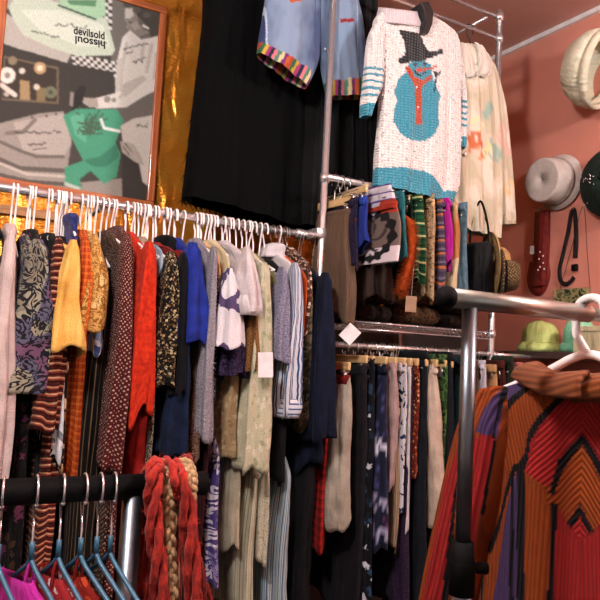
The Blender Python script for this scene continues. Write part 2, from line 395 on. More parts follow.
pnt('#bab4ac',(352,260),(430,225),(440,238),(375,292)); pnt('#c0bab2',(350,180),(372,170),(366,270),(348,276))
for q_ in ((380,130,362,220),(455,135,440,215),(470,160,462,235),(400,250,360,292),(430,130,425,180)): seg('#bdb7af',5,q_[:2],q_[2:])
pnt('#a49c93',(245,292),(292,296),(296,322),(268,322),(246,306)); ell('#8b847c',322,298,10); ell('#8b847c',342,300,7)
pnt('#2a2725',(222,285),(240,256),(258,262),(252,292),(240,334),(214,334)); pnt('#8d8781',(212,276),(222,278),(218,320),(208,316))
# green smock
pnt('#4a9a7a',(188,348),(230,326),(350,328),(372,360),(346,428),(362,462),(350,530),(312,552),(272,512),(240,536),(244,572),(195,556),(194,502),(250,482),(214,412))
pnt('#3b7f65',(250,480),(300,470),(350,430),(358,470),(320,500),(280,500)); pnt('#5fae8e',(210,350),(250,340),(260,430),(225,405)); pnt('#b8c8be',(194,545),(240,562),(240,572),(194,556))
for i in range(60):
    x=270+rng.gauss(0,18); y=375+rng.gauss(0,18); seg('#47604c',2.2,(x,y),(x+rng.gauss(0,12),y+rng.gauss(0,12)))
pnt('#3a3632',(372,430),(460,520),(455,640),(368,640),(365,470))
pnt('#c6c0b8',(362,378),(400,356),(470,344),(468,520),(452,566),(428,545),(418,492),(372,452)); pnt('#aaa39a',(360,424),(400,430),(424,470),(432,496),(405,486),(366,456))
for a in ((375,430,395,455),(370,440,388,465)): seg('#6e675f',2,(a[0],a[1]),(a[2],a[3]))
seg('#dfe6e0',4,(303,358),(312,384),(358,394))
def scribble(x,y,w,h,rot,n,c='#2b2723'):      # illegible marker pen writing
    ca,sa=math.cos(R(rot)),math.sin(R(rot)); xs=0; pts=[]
    for i in range(n*3):
        px_=w*i/(n*3-1); py_=rng.uniform(-h/2,h/2) if i%2 else rng.uniform(-h/4,h/4)
        pts.append((x+px_*ca+py_*sa,y-px_*sa+py_*ca))
        if rng.random()<.16 and len(pts)>1: seg(c,1.5,*pts); pts=[]
    if len(pts)>1: seg(c,1.5,*pts)
scribble(45,400,140,13,2,11); scribble(85,435,52,13,3,5); seg('#2b2723',1.3,(98,449),(140,444))
scribble(370,148,76,8,14,8); scribble(378,160,24,8,12,3); scribble(400,190,40,18,22,4); scribble(412,382,34,16,14,4)
scribble(165,72,95,22,-8,6); scribble(95,92,85,9,-14,7); scribble(290,128,30,6,-3,3)
G_=C.reshape(nz,nx,3)
for _ in range(3):
    E_=np.pad(G_,((1,1),(1,1),(0,0)),'edge'); G_=(E_[1:-1,1:-1]*2+E_[:-2,1:-1]+E_[2:,1:-1]+E_[1:-1,:-2]+E_[1:-1,2:])/6
C=G_.reshape(-1,3)
gr_=np.random.RandomState(5).normal(0,.07,len(C)); C=C*(1+gr_[:,None])
C*= (1+.05*np.sin(PX*.7)[:,None]*np.sin(PY*.31)[:,None]); C=np.clip(C*1.0+.01,0,1)
loc(pm); po=pm.build('print',colattr('printed_poster',.65,bump=.02,dist=.0005),fr); setcol(po,C)
def text3d(s,name,m,parent,size,ext,mat4,font_shear=0,sx=1):
    cu=bpy.data.curves.new('t','FONT'); cu.body=s; cu.size=size; cu.extrude=ext; cu.align_x='CENTER'; cu.align_y='CENTER'; cu.shear=font_shear; cu.offset=size*.022
    to=bpy.data.objects.new('t',cu); col.objects.link(to); bpy.context.view_layer.update()
    me=bpy.data.meshes.new_from_object(to.evaluated_get(bpy.context.evaluated_depsgraph_get())); bpy.data.objects.remove(to)
    me.name=name; me.transform(Matrix.Diagonal((sx,1,1,1))); me.transform(mat4); me.materials.clear(); me.materials.append(m)
    o=bpy.data.objects.new(name,me); col.objects.link(o); o.parent=parent; return o
M_ink=solidm('black_ink','#16130f',.7)
def wr(s,c,size3,rot,name='lettering',m=M_ink,sh=0,sx=1):
    p=at(c[0]/3,c[1]/3,Y=YP-.0012); k_=ppm(p)
    M4=Matrix.Translation((p.x-cx,p.y-(YP+.015),p.z-zb))@Matrix.Rotation(R(90),4,'X')@Matrix.Rotation(R(rot),4,'Z')
    return text3d(s,name,m,fr,size3/3/k_,.0004,M4,sh,sx)
wr('devilsold',(268,100),33,5,sx=.80); wr('hissoul',(271,126),33,185,sx=1.0)

# ------------------------------------------------------------------ chrome rack
YK=2.13
pL=at(326,150,Y=YK); pR=at(496.5,130,Y=YK); XA,XB=pL.x,pR.x
zmid=(at(330,180,Y=YK-.02).z+at(492,209,Y=YK-.02).z)/2
zb1=at(498,17,Y=YK).z; zb2=at(495,37.5,Y=YK).z
zsh=(at(345,325,Y=YK).z+at(490,331,Y=YK).z)/2
zlow=zsh-.085
rk=empty('chrome_rack',((XA+XB)/2,YK,0),0,'tall chrome pole rack with wire shelf against the back wall','clothes rack')
def rel(o,mb):
    mb.v=[(a-o.location.x,b-o.location.y,c-o.location.z) for a,b,c in mb.v]; return mb
for X in (XA,XB):
    rel(rk,MB().tube([(X,YK,0.0),(X,YK,zb1+.03)],.0135,16)).build('post',M_chrome,rk)
    rel(rk,MB().tube([(X,YW-.06,0),(X,YW-.06,zsh+.02)],.0135,14)).build('post',M_chrome,rk)
    for z in (zmid,zb2,zb1,zsh-.0): rel(rk,MB().tube([(X,YK,z-.016),(X,YK,z+.016)],.0185,16)).build('collar',M_chrome,rk)
for z,x0_ in ((zb1,XA-.9),(zb2,XA-.9)):
    rel(rk,MB().tube([(x0_,YK,z),(XB,YK,z)],.0085,12)).build('top_bar',M_chrome,rk)
rel(rk,MB().tube([(XA,YK-.02,zmid),(XB,YK-.02,zmid)],.0125,14)).build('hanging_rail',M_chrome,rk)
rel(rk,MB().tube([(XA,YK,zlow),(XB,YK,zlow)],.011,14)).build('hanging_rail',M_chrome,rk)
xr_=at(487,18,Y=YK).x
rel(rk,MB().tube([(xr_,YK,zb1-.02),(xr_,YW-.01,zb1-.02)],.006,10)).build('cross_rod',M_chrome,rk)
ws=MB()
for i in range(7): ws.tube([(XA,YK+(YW-.06-YK)*i/6,zsh+.004),(XB,YK+(YW-.06-YK)*i/6,zsh+.004)],.003,6)
for i in range(38):
    x=XA+.015+(XB-XA-.03)*i/37; ws.tube([(x,YK,zsh+.008),(x,YW-.06,zsh+.008)],.0016,5)
ws.tube([(XA,YK,zsh-.022),(XB,YK,zsh-.022)],.003,6)
for i in range(38):
    x=XA+.015+(XB-XA-.03)*i/37; ws.tube([(x,YK,zsh+.004),(x+.011,YK,zsh-.022),(x+.022,YK,zsh+.004)],.0014,5)
rel(rk,ws).build('wire_shelf',M_chrome,rk)

# long rail
zr=(at(0,187,Y=YR).z+at(320,237,Y=YR).z)/2
XR0=-.55
lr=empty('clothes_rail',((XR0+XA)/2,YR,zr),0,'long chrome clothes rail under the framed poster and fur coat','clothes rail')
rel(lr,MB().tube([(XR0,YR,zr),(XA+.0,YR,zr)],.0125,14)).build('rail',M_chrome,lr)
rel(lr,MB().tube([(XA-.075,YR,zr),(XA-.03,YR,zr)],.017,14).box(XA-.03,XA+.012,YK-.016,YR+.02,zr-.018,zr+.018)).build('bracket',M_chrome,lr,bevel=.004)
for x in (XR0,.55): rel(lr,MB().tube([(x,YR,zr),(x,YW-.005,zr)],.009,10).tube([(x,YW-.012,zr),(x,YW,zr)],.03,14)).build('wall_bracket',M_chrome,lr)
# ------------------------------------------------------------------ clothes and hangers
def spow(x,e): return math.copysign(abs(x)**e,x)
def shell(keys, n=44, m=34, fold=.2, kf=7, seed=0, lean=(0,0), wob=.004, rag=.0, e=.75, grow=1.0, c0=(0,0)):
    sl=random.Random(seed*13+1); sla,slb=sl.uniform(-1,1),sl.uniform(-1,1)
    """hanging cloth: keys rows (z, half length along the hanger, half thickness); returns rings"""
    r=random.Random(seed); p1,p2,p3=[r.uniform(0,6.28) for _ in range(3)]
    rows=smooth_rows(keys,m); z0=keys[0][0]; L=abs(keys[-1][0]-z0); out=[]
    for i,(z,w,t) in enumerate(rows):
        f=(z0-z)/L; A=fold*min(1,f*2.2)*(.45+.55*f*grow); ring=[]
        ox=c0[0]+lean[0]*f+wob*math.sin(f*5+p1); oy=c0[1]+lean[1]*f+wob*math.cos(f*4+p2)
        for j in range(n):
            th=2*PI*j/n; ct,st=math.cos(th),math.sin(th)
            g=1+A*(.55*math.sin(kf*th+p1+1.1*f)+.45*math.sin((2*kf-3)*th+p2-1.6*f))+.20*noise.noise((ct*1.6+seed,st*1.6,z*7))+.07*noise.noise((ct*4+seed,st*4,z*18))
            x=t*spow(st,e)*g; y=w*spow(ct,e)*(1+(g-1)*min(1,t/max(w,.001)))
            zz=z
            if rag and f>.7: zz=z-(f-.7)/.3*rag*math.sin(3*th+p3)-(f-.7)/.3*rag*.5*math.sin(kf*th+p1)
            if rag and f>.75: zz+=(f-.75)/.25*rag*(1.6*sla*ct+1.3*slb*st)
            ring.append((ox+x,oy+y,zz))
        out.append(ring)
    return out
def ropen(mb, rings, cap=True):
    mb.grid(rings,True,cap0=cap); return mb

HANGERS=[]
def hook_pts(r, drop, s=1):
    return bez([(0,0,-drop),(0,0,-drop*.55),(0,.010*s,-.036),(0,(r+.003)*s,-.006),(0,.0125*s,.0115),(0,0,.0165),(0,-.0125*s,.0115),(0,-(r+.003)*s,-.008),(0,-(r+.001)*s,-.024)],5)
def hanger(kind, loc, rz, drop, w, label, group):
    """kind: white / wire / green plastic shoulder hangers, wood / clip bars; top of its hook rests on the rail at loc"""
    h=empty({'white':'plastic_hanger','wire':'wire_hanger','green':'plastic_hanger','wood':'wooden_hanger','clip':'clip_hanger','teal':'plastic_hanger'}[kind],loc,rz,label,'hanger',group)
    s=1 if rng.random()<.5 else -1
    if kind in('white','green','wire','teal'):
        m={'white':M_plw,'green':M_greenpl,'wire':M_wire,'teal':M_blue}[kind]; r={'white':.0029,'green':.003,'wire':.0018,'teal':.004}[kind]
        MB().tube(hook_pts(.0165,drop,s),r if kind!='teal' else .002,8).build('hook',M_wire if kind=='teal' else m,h)
        a=[(0,-w,-drop-.062),(0,-w*.55,-drop-.030),(0,-.02,-drop-.004),(0,0,-drop+.004),(0,.02,-drop-.004),(0,w*.55,-drop-.030),(0,w,-drop-.062)]
        MB().tube(bez(a,4),r*1.25,8).tube([(0,-w,-drop-.062),(0,w,-drop-.062)],r,8).build('shoulder_bar',m,h)
    else:
        MB().tube(hook_pts(.0165,drop-.01,s),.0018,8).build('hook',M_wire,h)
        mb=MB().box(-.006,.006,-w,w,-drop-.014,-drop+.014) if kind=='wood' else MB().tube([(0,-w,-drop),(0,w,-drop)],.003,8)
        mb.build('bar',M_hwood if kind=='wood' else M_wire,h,bevel=.003 if kind=='wood' else 0)
        for y in (-w*.8,w*.8):
            c=MB().box(-.008,.008,y-.009,y+.009,-drop-.05,-drop-.012).tube([(-.010,y-.010,-drop-.02),(-.010,y+.010,-drop-.02)],.004,6).tube([(.010,y-.010,-drop-.02),(.010,y+.010,-drop-.02)],.004,6)
            c.build('clip',M_wire,h)
    return h

class Rail:
    def __init__(s,Y,z,name): s.Y=Y; s.z=z; s.name=name
LONG=Rail(YR,zr,'on the long rail'); MID=Rail(YK-.02,zmid,'on the upper rail of the chrome rack'); LOW=Rail(YK,zlow,'on the lower rail of the chrome rack')
seedc=[0]
def G(rail, name, cat, label, short, px, wpx, y0, y1, w, m, hem=None, them=None, sleeve=None, sm=None, collar=None, cuff=None, hang='white', fold=.4, kf=6, rag=.014, lean=0, flat=False, rz=None, tmax=.06, group=None, tag_=None, button=None, py=None, hl=True, tk=1.0, res=(44,34)):
    """one garment on its hanger.  px, wpx, y0, y1: where its near edge, top and hem show in the photograph"""
    seedc[0]+=1; sd=seedc[0]
    Yn=rail.Y-w; p=at(px,py or (y0+y1)/2,Y=Yn); k_=ppm(p); X=p.x; t=min(tmax,wpx/2/k_)*tk
    ztop=at(px,y0,Y=rail.Y-.05).z-rail.z; zh=at(px,y1,Y=Yn).z-rail.z
    rz=R(rng.uniform(-5,5)) if rz is None else rz
    root=empty(name,(X,rail.Y,rail.z),rz,label,cat,group)
    hw=w if hem is None else hem; th=t if them is None else them
    drop=min(.19,max(.07,-ztop+.004))
    if hang in('wood','clip'): drop=max(.05,-ztop-.035)
    zt=ztop; L=zt-zh
    if flat:    # skirts and trousers clipped along the waist
        keys=[(zt,w*.86,.011),(zt-.05*L-.01,w*.9,t*.6),(zt-.35*L,w*.96,t),(zh,hw,th)]
    else:
        sh=min(.10,L*.4)
        keys=[(zt,.045,.016),(zt-.012,.065,.022),(zt-sh*.5,w*.72,t*.42),(zt-sh,w*.97,t*.6),(zt-sh-.09,w,t*.85),(zt-(L+sh)/2,(w+hw)/2*.98,(t+th)/2),(zh,hw,th)]
        if keys[-3][0]<=keys[-2][0] or keys[-2][0]<=keys[-1][0]: keys=keys[:4]+[(zh,hw,th)]
    rings=shell(keys,n=res[0],m=res[1],fold=fold,kf=kf,seed=sd,rag=rag,lean=(lean,0))
    ropen(MB(),rings).build('body' if not flat else ('trouser_legs' if 'trouser' in name or 'jeans' in name else 'skirt_panel' if 'skirt' in name else 'body'),m,root,solid=.002)
    if flat:
        wb=shell([(zt+.004,w*.87,.0125),(zt-.03,w*.89,.016)],m=4,fold=.02,seed=sd)
        ropen(MB(),wb).build('waistband',sm or m,root,solid=.003)
    if collar:
        cm=collar if not isinstance(collar,bool) else m
        cr=shell([(zt+.03,.042,.02),(zt+.022,.055,.032),(zt-.004,.062,.036),(zt-.022,.07,.04)],m=8,fold=.12,seed=sd+50,kf=3)
        MB().grid(cr,True).build('collar',cm,root,solid=.003)
    if sleeve:
        spx,sw,sy0,sy1=sleeve[:4]; Ys=Yn-.012; sp=at(spx,(sy0+sy1)/2,Y=Ys); rx=min(.075,sw/2/ppm(sp)); zs0=at(spx,sy0,Y=Ys).z-rail.z; zs1=at(spx,sy1,Y=Ys).z-rail.z
        fl_=sleeve[4] if len(sleeve)>4 else 1.0
        for side in (-1,1):
            sx=(sp.x-X) if side<0 else 0
            Ls=zs0-zs1; ks=[(zs0,.014,rx*.22),(zs0-.025,.03,rx*.45),(zs0-.3*Ls,.044,rx*.74),(zs0-.62*Ls,.05,rx*.97),(zs1,.05*max(.7,fl_),rx*1.04*fl_)]
            rr=shell(ks,n=40,m=40,fold=.40,kf=5,seed=sd+100+side,rag=sleeve[5] if len(sleeve)>5 else .006,c0=(sx,side*(w-.005)))
            so=ropen(MB(),rr).build('sleeve',sm or m,root,solid=.002)
            if cuff:
                L2=.05; r2=shell([(zs1+L2,.046*fl_,rx*fl_*.98),(zs1+.01,.05*fl_,rx*fl_*1.1),(zs1-.012,.05*fl_,rx*fl_*1.02)],n=30,m=6,fold=.12,kf=5,seed=sd+100+side,c0=(sx,side*(w-.005)))
                ropen(MB(),r2,False).build('cuff',cuff,so,solid=.003)
    if button:
        for i in range(4):
            z=zt-.1-i*.1
            if z>zh: MB().sphere((-t*1.02,-w*.55,z),.006,8,5,(.4,1,1)).build('button',button,root)
    if tag_:
        tp=at(tag_[0],tag_[1],Y=Yn-.085); r_=tag_[2]; kk=ppm(tp); tw,thh=tag_[3]/kk/2,tag_[4]/kk/2
        lo=Vector((tp.x-X,tp.y-rail.Y,tp.z-rail.z)); tm=MB().box(-tw,tw,-.0006,.0006,-thh,thh)
        tm.v=[(Matrix.Rotation(-.55,3,'Z')@Matrix.Rotation(r_,3,'Y')@Vector(v))+lo for v in tm.v]
        to=tm.build('price_tag',M_card,root,False)
    if hl:
        HANGERS.append((hang,short))
        kind={'white':'white plastic hanger','wire':'silver wire hanger','green':'green plastic hanger','wood':'wooden clip hanger','clip':'silver clip hanger'}[hang]
        hanger(hang,(X,rail.Y,rail.z+(.0 if rail is LOW else 0)),rz,drop,max(.05,min(w*.9,.2)),f'{kind} holding the {short}',f'{kind}s {rail.name}')
    return root
F=fab
BLK=F('black_wool','plain',['#08080a','#101014'],50); NAVY=F('navy_jersey','plain',['#090f1e','#111930'],30)
def D(*a,**k): return G(LONG,*a,**k)
def blouse(*a,**k): return G(LONG,'blouse','blouse',*a,**k)
def dress(*a,**k): return G(LONG,'dress','dress',*a,**k)
dress('black dress half out of the photo at the left edge behind the pale coat','black dress at the left edge',-9,16,226,470,.20,BLK)
G(LONG,'coat','coat','long pale pink coat at the far left of the rail','pale pink coat',9,24,223,486,.20,F('pale_pink_wool','plain',['#b7a19d','#d3bfba'],12),sleeve=(9,24,232,484,1.0),fold=.12)
dress('black and brown flower print dress between pale coat and tapestry jacket','black and brown flower dress',24,22,228,575,.17,F('brown_print','floral',['#0d0b0c','#3c2a1e','#171012','#5a2a40','#241a1c'],34))
G(LONG,'jacket','jacket','grey tapestry jacket with cream and purple scrolls beside the pale coat','grey tapestry jacket',30,36,234,388,.19,F('tapestry_scroll','swirl',['#211f24','#7c7566','#99927f','#625d74','#74506a','#b7b193'],17,sheen=.05),sleeve=(27,41,238,393,.98,.004),sm=None,fold=.14,tmax=.055)
blouse('black blouse with white brush marks next to the tapestry jacket','black and white brushed blouse',45,11,232,600,.18,F('black_white_brush','blotch',['#0c0c0e','#0c0c0e','#d6d0cc'],26))
G(LONG,'knitted_dress','dress','long red and brown striped knitted dress left of the yellow blouse','red striped knitted dress',55,21,236,598,.2,F('red_stripe_knit','hstripe',['#4a1512','#23100f','#8c3b2a','#c79a78','#5e1c18','#2b1312','#7a2a20','#b98462','#3a1413'],26,dist=.02,wr=.6),sleeve=(55,22,238,430,1))
dress('brown and tan patchwork print dress tucked behind yellow blouse','brown patchwork dress',63,8,236,470,.205,F('patchwork_brown','floral',['#1a1210','#8a5a3a','#c9a27c','#3a2018'],30))
blouse('navy satin blouse with bunched top standing above the yellow blouse','navy satin blouse',75,20,213,320,.14,F('navy_satin','tweed',['#131a44','#1f2a63','#3b4a8c'],60,rough=.4),fold=.3)
dress('black and white marbled dress under the yellow blouse','marbled dress',67,14,246,460,.217,F('marble','blotch',['#121316','#c9ccd2','#e0e1e6','#7f858d'],22))
blouse('yellow blouse with wide pointed sleeve','yellow blouse',76,18,240,318,.225,F('yellow_cotton','plain',['#d09a44','#eec06c'],14),sleeve=(75,27,240,342,1.3,.02),tmax=.04)
D('shirt','shirt','orange and rust checked shirt right of the yellow blouse','orange checked shirt',85,20,230,484,.195,F('orange_check','plaid',['#a83a14','#d9702c','#8a2a12'],52),sleeve=(86,16,236,340,1.0),hem=.15)
blouse('gold paisley blouse with short sleeve','gold paisley blouse',98,20,232,310,.2,F('gold_paisley','swirl',['#8a5a22','#b98440','#c99a58','#dcb878'],26),sleeve=(97,23,234,331,1.1,.004))
blouse('blue and white print blouse peeping below the gold paisley sleeve','blue print blouse',101,16,250,346,.19,F('blue_print','blotch',['#2a3a6a','#8f9cc0','#d3d6e0','#4a5c96'],34))
dress('black dress with fine tan stripes below the gold paisley blouse','black pinstripe dress',95,26,244,600,.18,F('black_tan_stripe','vstripe',['#100d0c','#14100e','#100d0c','#6e5942','#171210'],56),kf=5)
dress('brown dress with small pale dots beside the maroon spotted dress','brown dotted dress',110,7,230,600,.2,F('brown_dots','dots',['#2b1614','#a8886e'],110))
dress('maroon dress with cream spots left of the red cardigan','maroon spotted dress',119,20,226,600,.2,F('maroon_spots','dots',['#4a1418','#a88a7a','#b89a86'],100),sleeve=(119,20,232,470,1.05),fold=.12)
blouse('dark purple blouse peeping between maroon spots and red cardigan','dark purple blouse',124,9,238,330,.19,F('dark_purple','plain',['#140f22','#241a38'],30))
rc=G(LONG,'cardigan','cardigan','long bright red knitted cardigan with a pointed hem','bright red cardigan',139,30,233,385,.205,F('scarlet_knit','plain',['#a81f0e','#d93a1c'],60,wr=.7),sleeve=(141,26,240,412,.95,.03),fold=.14,tmax=.055)
dress('plain deep red dress hanging below the bright red cardigan','deep red dress',137,22,300,610,.18,F('deep_red','plain',['#7c1410','#a31d16'],30))
blouse('orange and white print blouse right of the red cardigan','orange and white blouse',149,6,240,280,.2,F('orange_white','blotch',['#c4622a','#e3d8cc','#e3d8cc'],40))
blouse('plain beige blouse left of the black and gold flower jacket','beige blouse',153,7,238,345,.19,F('beige','plain',['#86735f','#a08c76'],30))
D('jacket','jacket','black and gold flower brocade jacket right of the red cardigan','black and gold brocade jacket',163,20,244,372,.2,F('black_gold_brocade','floral',['#0d0b0a','#a8926c','#7c6644','#bfae88','#4c3a22'],120),sleeve=(162,21,250,386,.95),tmax=.05)
dress('narrow black and cream speckled dress under the brocade jacket','speckled dress',149,9,330,610,.185,F('speckle','tweed',['#0c0b0a','#0c0b0a','#b9ab94','#4a3c2e'],120))
blouse('pale blue blouse collar showing above the brocade jacket','pale blue blouse',164,5,243,275,.2,F('pale_blue','plain',['#7f97ac','#a3b6c6'],20))
blouse('dusty pink blouse left of the royal blue top','dusty pink blouse',174,12,262,294,.2,F('dusty_pink','plain',['#b07f7a','#cf9d96'],20))
blouse('dark red blouse above the dusty pink blouse','dark red blouse',172,6,244,275,.17,F('dark_red2','plain',['#7a1a18','#94241f'],20))
D('jacket','jacket','black jacket between brocade jacket and royal blue top','black jacket',181,17,246,400,.2,BLK,sleeve=(180,16,252,395,1),collar=True)
dress('long dark navy dress below the royal blue top','long dark navy dress',181,26,290,610,.185,F('dark_navy','plain',['#0b1426','#15233f'],24),sleeve=(181,24,310,455,1))
blouse('scarlet blouse peeping out left of the royal blue top','scarlet blouse',189,5,250,275,.205,F('scarlet2','plain',['#9a1c18','#b32a22'],20))
D('t_shirt','t-shirt','royal blue top with wide short sleeve','royal blue top',194,22,240,330,.2,F('royal_blue','plain',['#16236e','#24379a'],20),sleeve=(192,35,242,347,1.0,.012),fold=.12,tmax=.05)
dress('brown sequinned dress under the royal blue top','brown sequinned dress',196,19,320,470,.208,F('brown_sequin','tweed',['#1e1211','#4c3026','#94705c','#2c1a18'],150,rough=.4))
dress('dark maroon dress right of the brown sequinned dress','dark maroon dress',206,7,350,610,.19,F('dk_maroon','plain',['#260a0e','#3c1218'],20))
D('sweater','sweater','grey lilac knitted sweater right of the royal blue top','grey lilac sweater',212,13,240,440,.2,F('grey_lilac','tweed',['#6b6770','#8c8790','#a09aa4'],160),sleeve=(212,13,246,440,1))
blouse('black blouse with tiny white dots beside the purple flower blouse','black dotted blouse',219,7,250,390,.195,F('black_dots','dots',['#0d0c10','#c9c3c6'],120))
blouse('amber print blouse above the purple flower blouse','amber print blouse',222,8,244,285,.19,F('amber','blotch',['#c07a34','#e0b88a','#d08c46'],40))
blouse('white blouse with large purple flowers','purple flower blouse',229,20,262,336,.2,F('purple_flower','blotch',['#54446a','#56476c','#d9d3d8','#d9d3d8'],13),sleeve=(229,24,268,346,1.05),tmax=.045)
blouse('dark purple lace blouse under the purple flower blouse','dark purple lace blouse',232,22,300,372,.185,F('purple_lace','tweed',['#0d0a10','#1c1422','#43305a','#100c14'],90),sleeve=(231,25,318,377,1))
blouse('pale yellow blouse left of the short sleeved white shirt','pale yellow blouse',230,8,242,300,.19,F('pale_yellow','plain',['#c4b48e','#d8c9a6'],20))
G(LONG,'skirt','skirt','tan brocade skirt under the purple lace blouse','tan brocade skirt',236,22,340,460,.18,F('tan_brocade','floral',['#a58a66','#b99f78','#8f7450','#c4ad88'],55),hl=True)
dress('white dress with purple scrolls low under the grey lilac sweater','purple scroll dress',221,15,420,592,.175,F('purple_scroll','swirl',['#4a3c78','#ccc6d2','#ccc6d2','#8a80a8'],9))
dress('plain cream dress low under the tan brocade skirt','plain cream dress',235,10,430,552,.17,F('cream_plain','plain',['#a79c84','#bdb29a'],20))
D('shirt','shirt','white shirt with short sleeve and turned cuff','short sleeved white shirt',247,15,243,305,.205,F('white_shirt','plain',['#b9adb0','#d8ced0'],20),sleeve=(248,18,246,312,1.1),cuff=F('white_cuff','plain',['#c4b9bb','#d8cfd0'],20),tmax=.035)
blouse('tan blouse with dotted sleeve under the short sleeved white shirt','tan dotted blouse',250,12,296,360,.19,F('tan_dots','dots',['#7c5530','#4f321a'],110),sleeve=(250,14,300,371,1))
blouse('long cream blouse with faint leaf print and a white price tag','cream leaf print blouse',262,22,250,470,.2,F('cream_leaf','floral',['#b9b498','#9a9f7c','#cdc7b0','#c4bea4'],42),sleeve=(263,25,262,466,1.05,.012),tag_=(269,365,-.06,15,25),fold=.26)
G(LONG,'trousers','trousers','cream striped trousers low under the cream leaf print blouse','cream striped trousers',254,17,440,620,.17,F('cream_stripe','vstripe',['#b5ae96','#c6bfa8','#8c8a72','#bdb69e'],60))
blouse('olive blouse right of the cream leaf print blouse','olive blouse',272,8,256,345,.195,F('olive','plain',['#6e6a4a','#858060'],20))
D('sweater','sweater','grey sparkling sweater left of the blue striped shirt','grey sparkling sweater',277,14,262,352,.2,F('grey_sparkle','tweed',['#5c596c','#7c7990','#9c99ac'],170),sleeve=(277,15,266,363,1.05))
G(LONG,'trousers','trousers','cream tweed trousers low under the grey sparkling sweater','cream tweed trousers',271,14,420,555,.18,F('cream_tweed','tweed',['#8c8472','#c4bca4','#a89f88'],150))
dress('long black dress left of the blue striped shirt','long black dress',284,22,262,482,.19,BLK)
sw=F('white_poplin','plain',['#c6bfc4','#dcd6da'],20)
D('shirt','shirt','blue and white striped shirt with white shoulder and turned cuff','blue striped shirt',297,20,254,322,.195,sw,sleeve=(292,19,262,414,1.12,.008),sm=F('blue_stripe','vstripe',['#c9cbd4','#c9cbd4','#4e6088','#c9cbd4','#33446e'],44,dist=.02),cuff=F('blue_stripe_cuff','hstripe',['#c9cbd4','#c9cbd4','#4e6088'],60),collar=True,fold=.25,hang='wire')
G(LONG,'trousers','trousers','blue and white striped trousers low under the blue striped shirt','blue striped trousers',287,23,440,620,.165,F('blue_stripe_tr','vstripe',['#b3bcc0','#8ea4ac','#3d5478','#c0c6c4','#6f8a94'],58))
blouse('orange blouse peeping right of the blue striped shirt','orange blouse',303,5,256,330,.2,F('orange_b','plain',['#a8431c','#c4582a'],20),hang='wire')
D('jacket','jacket','dark green and brown print jacket beside the blue striped shirt','dark print jacket',307,13,262,430,.195,F('dark_print','blotch',['#1c2018','#3f3a2a','#6a5f4a','#231c16'],40),hang='wire')
blouse('brown and cream spotted blouse left of the navy dress','brown spotted blouse',313,9,250,345,.2,F('brown_cream','floral',['#4a2e24','#c9ad98','#8f5a48','#dcc4b0'],75),hang='wire')
dress('long navy dress with frilled hem at the right end of the rail','long navy dress',323,26,266,472,.19,NAVY,sleeve=(323,24,272,440,1.0),rag=.02,fold=.28,hang='wire',tmax=.055)
dress('red tartan dress whose hem shows below the long navy dress','red tartan dress',326,15,330,548,.15,F('red_tartan','plaid',['#a8201a','#6a100f','#0f0c10'],38),hang='wire')
G(LONG,'coat','coat','long black coat low under the long navy dress','long black coat',306,34,420,640,.15,BLK,hang='wire')
# extra empty hangers between the clothes
for i,px in enumerate((17,36,49,58,92,104,129,146,157,168,203,209,216,241)):
    p=at(px,205,Y=YR-.02); hanger('white',(p.x,YR,zr),R(rng.uniform(-8,8)),.15,.12,'white plastic hanger hooked among the clothes under the poster','spare white hangers on the long rail')

# ---- upper rail of the chrome rack
def U(*a,**k): return G(MID,*a,**k)
U('trousers','trousers','brown corduroy trousers folded over a hanger beside the left post','brown corduroy trousers',347,14,212,318,.10,F('brown_cord','vstripe',['#5c483a','#6c5646','#5c483a'],150),hang='wood',flat=True,hem=.12,them=.03,rz=R(8))
U('trousers','trousers','cream trousers edge right of the brown corduroy trousers','cream trousers by the brown corduroy',354,5,222,318,.105,F('cream_tr','plain',['#a08a6a','#b8a280'],20),hang='clip',flat=True)
U('jeans','jeans','bright blue folded jeans with pale patch','bright blue folded jeans',368,10,203,247,.14,F('bright_blue','blotch',['#24327e','#2c3f94','#2c3f94','#6f84c4'],5),hang='wood',flat=True,hem=.14,rz=R(0))
U('blouse','blouse','dark paisley blouse left of the bright blue jeans','dark paisley blouse',358,6,204,268,.13,F('dk_paisley','swirl',['#16121c','#4c2430','#2a2444'],30),hang='clip',flat=True)
tee=U('t_shirt','t-shirt','folded white and grey t-shirt with a red top and black wreath print','wreath print t-shirt',398,8,213,261,.24,None,hang='clip',flat=True,hem=.24,rz=R(2),them=.014,fold=.03,rag=0,res=(150,110))
U('shirt','shirt','folded white shirt with purple stripes above the wreath t-shirt','folded purple striped shirt',393,9,196,211,.20,F('purple_stripe','hstripe',['#d0c8d2','#d0c8d2','#5f4a86','#d0c8d2'],34),hang='clip',flat=True,rz=R(2))
U('skirt','skirt','teal skirt right of the wreath print t-shirt','teal skirt',404,8,202,257,.2,F('teal','plain',['#235c64','#33747c'],20),hang='clip',flat=True,rz=R(4))
U('skirt','skirt','green tartan skirt with yellow lines','green tartan skirt',421,15,200,285,.13,F('green_tartan','hstripe',['#0f4a2c','#0f4a2c','#0a2a1c','#0f4a2c','#b9b27a','#0f4a2c','#12321f'],21,sheen=.1),hang='wood',flat=True)
U('skirt','skirt','dark green skirt edge behind the green tartan skirt','dark green skirt',413,8,202,290,.12,F('dk_green','plain',['#0b1d16','#12301f'],20),hang='wood',flat=True)
U('fur_skirt','skirt','tan mottled fur skirt right of the green tartan skirt','tan fur skirt',435,13,200,300,.13,F('tan_fur','tweed',['#6e523a','#a08360','#b99c78','#84664a'],60),hang='wood',flat=True,fold=.35)
U('skirt','skirt','purple and orange checked skirt left of the magenta skirt','purple checked skirt',446,9,205,292,.13,F('purple_check','hstripe',['#3c3448','#584a5c','#b8683c','#3c3448','#6a6274','#463c50'],20),hang='clip',flat=True)
